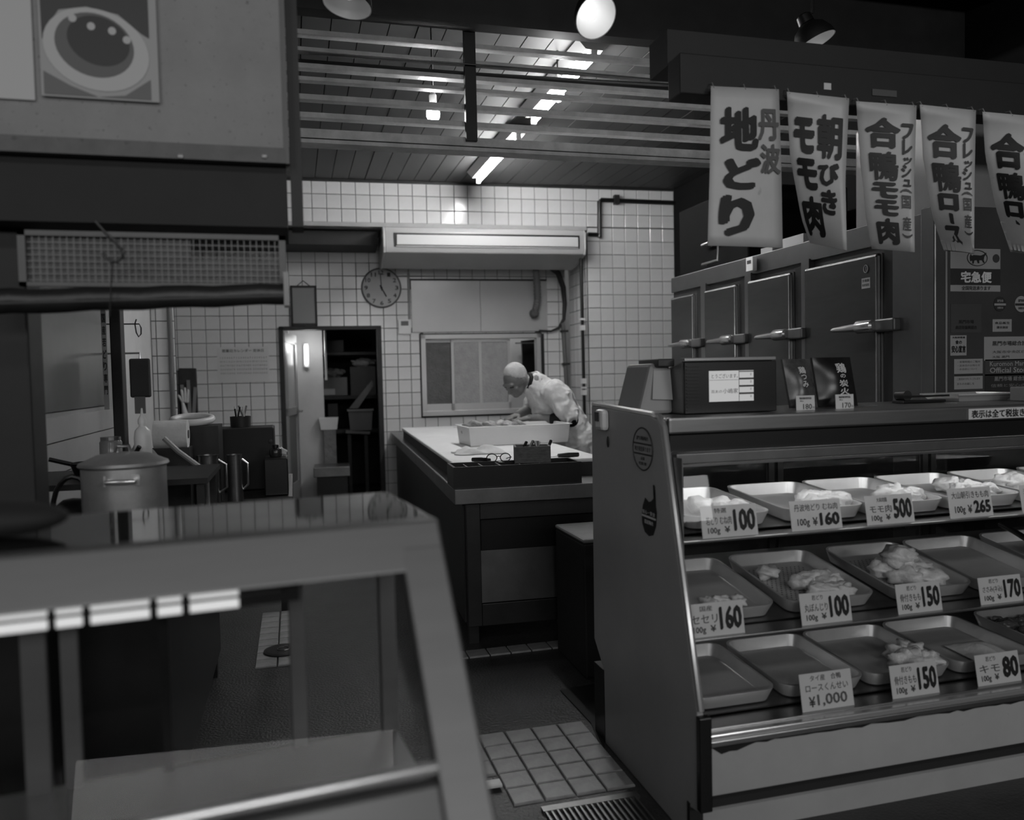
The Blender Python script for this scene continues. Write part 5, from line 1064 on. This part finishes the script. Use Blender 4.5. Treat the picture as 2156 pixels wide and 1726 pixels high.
hk = [ay(x, y, 2.0) for x, y in ((200, 466), (222, 490), (245, 512), (259, 528), (258, 542), (246, 551), (232, 549), (222, 540), (215, 533))]
tag(MB().tube(hk, .0035, 8).build('wire_hook', BLACK, smooth=True), 'black bent wire hook hanging in front of the mesh screen', 'hook')
tag(MB().tube([ay(237, 551, 2.0), ay(234, 600, 2.0), ay(231, 668, 2.0)], .0016, 6).build('string', BLACK), 'thin black string hanging from the wire hook', 'string')
# dark posts
pp = pxbox(-70, 300, 78, 1100, 2.25, .12)
tag(MB().box(pp[0], pp[1], 2.25, 2.37, 0, z3-.004).build('shop_post', mat('black timber', 24, .6, var=.3), bevel=.006), 'black timber post at the left edge under the rolled blind', 'post')
p4 = pxbox(228, 640, 262, 895, 3.6, .1)
tag(MB().box(p4[0], p4[1], 3.6, 3.68, .801, 2.6).build('shop_post', mat('black timber', 24), bevel=.004), 'slim black post standing behind the stockpot', 'post')
p5 = pxbox(211, 652, 231, 862, 3.55, .004); ns = thing('notice_strip', 'narrow white strip of writing hung beside the slim black post', 'notice', (p5[0], 3.55, p5[4]))
MB().box(p5[0], p5[1], 3.55, 3.553, p5[4], p5[5]).build('strip', mat('strip paper', 165, .6), ns)
letters(MB(), flat((p5[0], 3.55, p5[5]), (1, 0, 0), (0, 0, -1), p5[1]-p5[0], p5[5]-p5[4], .001), [(t, .15, .04+.12*k, .85, .13+.12*k, .03) for k, t in enumerate('国産若どり専門')]).build('lettering', INKM, ns)
MB().tube([(p5[0]+.02, 3.552, p5[5]), (p5[0]+.02, 3.6, p5[5]+.12)], .002, 6).build('hanger', BLACK, ns)
c = ay(207, 685, 3.5); 
# ================================================================== LEFT: COOKING COUNTER
KZ = .80
kc = thing('cooking_counter', 'dark steel cooking counter along the left wall', 'counter', (-.5, 3.6, 0))
kx1 = -.02
MB().box(-1.005, -.34, 2.42, 4.0, KZ-.04, KZ).box(-1.005, kx1, 4.0, 5.0, KZ-.04, KZ).build('top', mat('dark stained steel', 78, .3, .8, var=.3, scale=5), kc, bevel=.004)
MB().box(-1.005, -.37, 2.45, 4.0, .1, KZ-.04).build('body', bod, kc)
for x, y, zz in ((-.95, 2.5, .1), (-.43, 2.5, .1), (-.95, 4.9, KZ-.04), (kx1-.09, 4.9, KZ-.04), (-.43, 3.9, .1)): MB().box(x, x+.05, y, y+.05, 0, zz).build('leg', DARK, kc)
rk = thing('spice_shelf', 'dark shelf standing on the cooking counter behind the stockpot', 'shelf', (-.7, 3.25, KZ))
SZ = 1.02; MB().box(-1.0, -.30, 3.0, 3.5, SZ-.02, SZ).build('board', DARK, rk)
for x in (-.98, -.34):
    for y in (3.02, 3.46): MB().box(x, x+.025, y, y+.025, KZ, SZ-.02).build('leg', DARK, rk)
# stockpot
PY = 2.62; pc0 = ay(261, 974, PY); pr0 = (ay(355, 974, PY)-ay(167, 974, PY)).length/2; zl = pc0.z
pot = thing('stockpot', 'large steel stockpot with a lid at the left', 'pot', (pc0.x, PY, KZ))
POTM = mat('pot aluminium', 180, .36, .65, var=.2, scale=7)
MB().lathe((pc0.x, PY, KZ+.001), [(pr0*.93, 0), (pr0*.955, .01), (pr0*.955, zl-KZ-.012), (pr0*.985, zl-KZ-.01)], seg=48).build('body', POTM, pot, smooth=True)
lid = MB().lathe((pc0.x, PY, zl-.008), [(pr0*1.0, 0), (pr0*1.03, .004), (pr0*1.0, .012), (pr0*.92, .016), (pr0*.6, .034), (pr0*.2, .04), (0, .041)], seg=48).build('lid', POTM, pot, smooth=True)
MB().tube([V((pc0.x-.02, PY, zl+.028)), V((pc0.x-.015, PY, zl+.05)), V((pc0.x+.015, PY, zl+.05)), V((pc0.x+.02, PY, zl+.028))], .006, 8).build('knob', STEEL, lid)
fy = PY-pr0*.95; hx0, hx1 = ay(222, 1015, fy-.03).x, ay(280, 1015, fy-.03).x; hz0 = ay(250, 1015, fy-.03).z
MB().tube([V((hx0, fy+.012, hz0)), V((hx0, fy-.03, hz0)), V(((hx0+hx1)/2, fy-.036, hz0+.001)), V((hx1, fy-.03, hz0)), V((hx1, fy+.012, hz0))], .0065, 10).build('handle', CHROME, pot, smooth=True)
MB().tube([V((hx0, PY+pr0*.9, hz0)), V((hx0, PY+pr0+.03, hz0)), V((hx1, PY+pr0+.03, hz0)), V((hx1, PY+pr0*.9, hz0))], .0065, 10).build('handle', CHROME, pot, smooth=True)
for x in (hx0, hx1): MB().cbox((x, fy+.006, hz0), .025, .006, .03).build('handle_plate', POTM, pot)
# dark kettle left of the pot
kq = ay(152, 1000, 2.87); kt = thing('kettle', 'black kettle standing left of the stockpot', 'kettle', (kq.x, 2.87, KZ))
MB().lathe((kq.x, 2.87, KZ+.001), [(.075, 0), (.085, .02), (.08, .10), (.06, .16), (.03, .185), (0, .19)], seg=28).build('body', BLACK, kt, smooth=True)
MB().tube([V((kq.x-.06+.06*(1-math.cos(t*.3142))*1.0, 2.87, KZ+.15+.11*math.sin(t*.3142))) for t in range(11)], .008, 8).build('handle', BLACK, kt, smooth=True)
MB().tube([V((kq.x+.06, 2.85, KZ+.09)), V((kq.x+.1, 2.82, KZ+.14)), V((kq.x+.12, 2.81, KZ+.17))], [.018, .012, .009], 10).build('spout', BLACK, kt, smooth=True)
# white sauce bottle
def bottle(px, py0, py1, Y, rad, zbase, m, label, capm=None, name='squeeze_bottle', cone=True):
    c = ay(px, py0, Y); h = c.z-zbase; t = thing(name, label, 'bottle', (c.x, Y, zbase), group='bottles on the cooking counter')
    pf = [(rad*.92, 0), (rad, .008), (rad, h*.55), (rad*.85, h*.66), (rad*.4, h*.72), (rad*.4, h*.76)]
    MB().lathe((c.x, Y, zbase+.001), pf, seg=24).build('body', m, t, smooth=True)
    cp_ = [(rad*.5, h*.76), (rad*.5, h*.82), (rad*.16, h*.9 if cone else h*.84), (rad*.1, h-.002)] if cone else [(rad*.5, h*.76), (rad*.5, h-.002), (rad*.3, h)]
    MB().lathe((c.x, Y, zbase), cp_, seg=18).build('cap', capm or m, t, smooth=True)
bottle(298, 858, 955, 3.2, .030, SZ, PLW, 'white squeeze bottle with a pointed nozzle behind the stockpot')
bottle(580, 936, 990, 4.15, .030, .98, mat('dark bottle', 40, .2), 'dark soy bottle at the right end of the cooking counter', BLACK, 'sauce_bottle', False)
# clutter on the spice shelf
for k, (px, py, Y, r, h, g, nm, lb) in enumerate(((200, 935, 3.25, .085, .05, 26, 'frying_pan', 'black shallow pan on the dark shelf left of the squeeze bottle'), (247, 925, 3.15, .045, .06, 30, 'small_pan', 'small black pan on the dark shelf beside the squeeze bottle'))):
    c = ay(px, py, Y); t = thing(nm, lb, 'pan', (c.x, Y, SZ)); MB().lathe((c.x, Y, SZ+.001), [(r*.8, 0), (r, h), (r*.96, h), (r*.77, .004), (0, .004)], seg=28, close=False).build('pan', mat('iron %d' % g, g, .4, .5), t, smooth=True)
    MB().tube([V((c.x-r*.9, Y, SZ+h*.9)), V((c.x-r-.06, Y-.03, SZ+h+.02))] if k == 0 else [V((c.x+r*.9, Y, SZ+h*.9)), V((c.x+r+.03, Y-.02, SZ+h+.05))], .008, 8).build('handle', BLACK, t)
c = ay(232, 905, 3.4); jr = thing('glass_jar', 'clear jar on the dark shelf next to the slim black post', 'jar', (c.x, 3.4, SZ))
MB().lathe((c.x, 3.4, SZ+.001), [(.035, 0), (.04, .01), (.04, .11), (.034, .12)], seg=24).build('jar', mat('jar glass', 140, .2, var=.2), jr, smooth=True); MB().lathe((c.x, 3.4, SZ+.12), [(.036, 0), (.036, .012), (0, .013)], seg=24).build('lid', STEEL, jr)
c = ay(260, 900, 3.42); tag(lump('crumpled_packet', V((c.x+.06, 3.43, SZ+.045)), (.055, .04, .05), mat('pale packet', 140, .4, var=.3, scale=20), 'crumpled pale packet on the dark shelf behind the small pan', 'packet', None, 91, .25), 'crumpled pale packet on the dark shelf behind the small pan', 'packet')
# paper towel roll + dark stand
ro = ay(360, 915, 3.75); pt = thing('paper_towel_roll', 'white paper towel roll lying behind the stockpot', 'paper roll', (ro.x, 3.75, KZ))
ra_, rb_2 = ay(325, 915, 3.75).x, ay(396, 915, 3.75).x
MB().tube([V((ra_, 3.75, ro.z)), V((rb_2, 3.75, ro.z))], .062, 24).build('roll', CLOTH, pt, smooth=True); MB().tube([V((ra_-.004, 3.75, ro.z)), V((rb_2+.004, 3.75, ro.z))], .018, 14).build('core', mat('card core', 90, .8), pt)
MB().box(ra_-.01, rb_2+.01, 3.69, 3.81, KZ+.001, ro.z-.055).build('stand', DARK, pt)
bbx = pxbox(413, 905, 580, 1010, 4.3, .05); bk_ = thing('black_cabinet', 'black box unit at the back of the cooking counter', 'cabinet', ((bbx[0]+bbx[1])/2, 4.4, KZ))
MB().box(bbx[0], bbx[1], 4.3, 4.55, KZ+.001, bbx[5]).build('case', mat('matt black', 16, .6), bk_, bevel=.008); c = ay(570, 929, 4.298); MB().lathe(c, [(.010, 0), (.010, .006), (0, .007)], (0, -1, 0), 14).build('knob', DARK, bk_)
pcx = ay(507, 905, 4.42); pn = thing('pen_cup', 'dark cup of pens on the black box unit', 'cup', (pcx.x, 4.42, bbx[5]))
MB().lathe((pcx.x, 4.42, bbx[5]+.001), [(.05, 0), (.052, .055), (.046, .055), (.045, .004), (0, .004)], seg=20, close=False).build('cup', DARK, pn, smooth=True)
for k in range(6): rr = random.Random(k); a = V((pcx.x+rr.uniform(-.03, .03), 4.42+rr.uniform(-.02, .02), bbx[5]+.01)); MB().tube([a, a+V((rr.uniform(-.04, .04), rr.uniform(-.01, .01), .085+.02*rr.random()))], .0045, 6).build('pen', [CARD, BLACK, PLG][k % 3], pn)
ring = ay(405, 883, 4.0); tag(MB().tube([V((ring.x+.085*math.cos(t*.2618), 4.0+.085*math.sin(t*.2618), ring.z+.012*math.sin(t*.2618))) for t in range(25)], .016, 10).build('white_hose_coil', PLW, smooth=True), 'white coiled hose behind the paper towel roll', 'hose')
tag(MB().box(ring.x-.12, ring.x+.12, 3.9, 4.12, KZ+.001, ring.z-.028).build('hose_box', DARK), 'dark box under the white coiled hose', 'box')
def jug(px, pyb, pyt, Y, rad, label):
    a = ay(px, pyt, Y); t = thing('steel_jug', label, 'jug', (a.x, Y, KZ), group='steel jugs on the cooking counter'); h = a.z-KZ
    MB().lathe((a.x, Y, KZ+.001), [(rad*.95, 0), (rad, .01), (rad*.92, h-.01), (rad*.98, h), (rad*.9, h), (rad*.86, .006), (0, .006)], seg=28, close=False).build('body', STEEL, t, smooth=True)
    MB().tube([V((a.x+rad*.9, Y, KZ+h*.9)), V((a.x+rad*1.6, Y, KZ+h*.8)), V((a.x+rad*1.6, Y, KZ+h*.35)), V((a.x+rad*.95, Y, KZ+h*.25))], .006, 8).build('handle', STEEL, t, smooth=True)
jug(437, 1045, 958, 3.85, .048, 'taller steel jug on the cooking counter, left of its pair'); jug(493, 1042, 957, 3.95, .036, 'slimmer steel jug on the cooking counter before the black box unit')
lad = [ay(345, 922, 3.5), ay(375, 950, 3.5), ay(405, 972, 3.5), ay(430, 990, 3.5)]
tag(MB().tube(lad, .011, 8).build('gas_hose', PLG, smooth=True), 'grey hose slanting down beside the stockpot', 'hose')
cr = pxbox(556, 985, 600, 1040, 4.3, .2)
cre = thing('black_crate', 'small black crate carrying the soy bottle', 'crate', ((cr[0]+cr[1])/2, 4.4, KZ))
MB().box(ay(556, 990, 4.05).x, kx1-.02, 4.05, 4.27, KZ+.001, .979).build('crate', BLACK, cre, bevel=.005)
c = ay(605, 962, 4.35); lump('paper_scrap', V((kx1-.05, 4.18, .999)), (.028, .02, .02), CARD, 'crumpled white paper on the black crate beside the soy bottle', 'paper', None, 77, .35)
# hanging utensils on the far left wall
hb_ = 4.95
pd = pxbox(272, 755, 320, 836, hb_-.03, .02); pdt = thing('hanging_paddle', 'dark rounded paddle hung upside down on the wall', 'paddle', ((pd[0]+pd[1])/2, hb_-.03, pd[4]-.1))
MB().box(pd[0], pd[1], hb_-.05, hb_-.03, pd[4], pd[5]).build('blade', mat('dark paddle', 58, .6, var=.15), pdt, bevel=.03); h_ = pxbox(284, 834, 308, 870, hb_-.03, .02); MB().box(h_[0], h_[1], hb_-.048, hb_-.032, h_[4], h_[5]).build('handle', mat('pale handle', 120, .6), pdt)
MB().tube([V(((pd[0]+pd[1])/2, hb_-.04, pd[5]-.01)), V(((pd[0]+pd[1])/2, hb_-.03, pd[5]+.03)), V((XL, hb_-.02, pd[5]+.03))], .006, 6).build('peg', STEEL, pdt)
kr = pxbox(376, 772, 414, 872, 8.2, .05); krt = thing('knife_holder', 'dark wall holder with knives and a white glove', 'holder', (on2(395, 870, .05)))
MB().prism([on2(377, 775, .06), on2(412, 775, .06), on2(416, 872, .06), on2(379, 872, .06)], -NW*.05).build('pouch', mat('dark leather', 48, .6, var=.3, scale=12), krt)
for k, (x0k, y0k, x1k, y1k) in enumerate(((386, 872, 383, 810), (400, 872, 396, 800), (408, 872, 411, 815))): MB().bar(on2(x0k, y0k, .075), on2(x1k, y1k, .075), .006, .03, EW).build('knife', ALU, krt)
gl = MB(); 
for a, b in (((390, 873), (384, 845)), ((384, 845), (376, 833)), ((386, 845), (382, 822)), ((390, 845), (389, 818)), ((394, 845), (396, 822))): cap(gl, on2(*a, .10), on2(*b, .10), .03 if a == (390, 873) else .016, .012, 3)
gl.build('glove', CLOTH, krt, smooth=True)
tag(MB().tube([V((QR.x-.03, 6.57, ay(374, 648, 6.57).z+.6)), V((QR.x-.03, 6.57, .85))], .018, 10).build('wall_pipe', mat('grey pipe', 92), smooth=True), 'grey vertical pipe on the edge of the tiled stub wall', 'pipe')
lp = [ay(x, y, 4.9) for x, y in ((287, 672), (284, 682), (287, 700), (292, 709), (297, 703), (297, 690), (293, 682))]
tag(MB().tube(lp+[V((XL, 4.9, lp[-1].z))], .004, 6).build('wire_loop', DARK), 'dark wire loop hung on the white wall above the paddle', 'loop')
# ================================================================== LEFT GLASS CASE
lb_ = math.radians(6); LCF = frame((.2, 1.18, 0), (math.cos(lb_), math.sin(lb_), 0), (-math.sin(lb_), math.cos(lb_), 0), ZU)
lc = thing('glass_case', 'steel framed glass counter case in the left foreground, out of focus', 'display case', M=LCF.copy())
LST = mat('foreground steel', 118, .5, .8, var=.05, scale=4, stretch=(1, 8, 8)); LT = 1.14; LW = 1.3; sl5 = .68
yv = lambda z: -(LT-z)*sl5
MB(LCF).box(-LW, 0, .0, .34, LT-.012, LT).build('top_plate', mat('polished top', 135, .05, .95, var=.08, scale=3), lc, bevel=.003)
MB(LCF).prism([(-LW, yv(LT), LT+.002), (-LW, yv(LT-.062), LT-.062), (-LW, yv(LT-.062)+.02, LT-.062), (-LW, .03, LT+.002)], (LW, 0, 0)).build('top_rail', LST, lc, bevel=.004)
def slant(u0, u1, z0, z1, th, name, m):
    MB(LCF).prism([(u0, yv(z1)-.001, z1), (u0, yv(z0)-.001, z0), (u0, yv(z0)+th, z0), (u0, yv(z1)+th, z1)], (u1-u0, 0, 0)).build(name, m, lc, bevel=.004)
slant(-.062, 0, .45, LT-.03, .03, 'corner_post', LST)
slant(-LW, -.062, .45, .85, .02, 'lower_panel', mat('lower panel', 92, .35, .8))
MB(LCF).tube([(-LW, yv(.86)+.012, .86), (-.06, yv(.86)+.012, .86)], .009, 12).build('bottom_rail', CHROME, lc, smooth=True)
MB(LCF).add([(-LW, yv(LT-.06)+.01, LT-.06), (-.06, yv(LT-.06)+.01, LT-.06), (-.06, yv(.86)+.01, .86), (-LW, yv(.86)+.01, .86)], [(0, 1, 2, 3)]).build('front_glass', glass('thin glass', .95, .22), lc)
MB(LCF).box(-LW, -.005, yv(.70)+.05, .32, .69, .703).build('deck', mat('deck steel', 140, .3, .9, var=.1), lc)
MB(LCF).box(-LW, -.005, -.28, .32, .0, .69).build('base', mat('lower panel', 92), lc)
for u0, u1, m_ in ((-.03, -.002, LST), (-.19, -.165, LST), (-.40, -.385, BLACK), (-.60, -.565, LST), (-.545, -.52, LST), (-.9, -.87, LST)): MB(LCF).box(u0, u1, .30, .32, .703, LT-.012).build('rear_post', m_, lc)
MB(LCF).box(-LW, -.03, .308, .312, .705, LT-.012).build('rear_glass', GLASS, lc)
MB(LCF).box(-LW, -.0, .295, .325, LT-.05, LT-.012).build('rear_rail', BLACK, lc); MB(LCF).box(-LW, -.06, .02, .3, LT-.016, LT-.013).build('top_lining', BLACK, lc)
# lamp reflections in the glass case, put in as two rows of glowing plates
REFL = mat('painted reflection', 220, .4, emit=.3)
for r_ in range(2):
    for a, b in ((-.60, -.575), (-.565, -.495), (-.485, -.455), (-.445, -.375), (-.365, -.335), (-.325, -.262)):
        z = LT-.072-.017*r_; MB(LCF).box(a-.02, b-.02, .02, .026, z-.011, z).build('reflection_plate', REFL, lc)
    MB(LCF).box(-.75, -.2, .027, .032, LT-.072-.017*r_-.013, LT-.070-.017*r_).build('reflection_backing', BLACK, lc)
# dark bundle on the case top at the left edge, and a folded sheet
bq_ = az(20, 1105, LT+.02); tag(MB().ball((bq_.x-.03, bq_.y+.02, LT+.026), (.10, .05, .025), None, 24, 14).build('dark_cushion', mat('dark cloth', 30, .8), smooth=True), 'dark flat bundle lying on the left glass case at the frame edge', 'bundle')
# small bracket on the floor tiles by the corner post
fb_ = az(1048, 1652, .01); tag(MB().box(fb_.x-.1, fb_.x+.012, fb_.y-.02, fb_.y+.02, .009, .022).build('floor_bracket', PLW, bevel=.004), 'small white bracket on the floor tiles behind the left corner post', 'bracket')
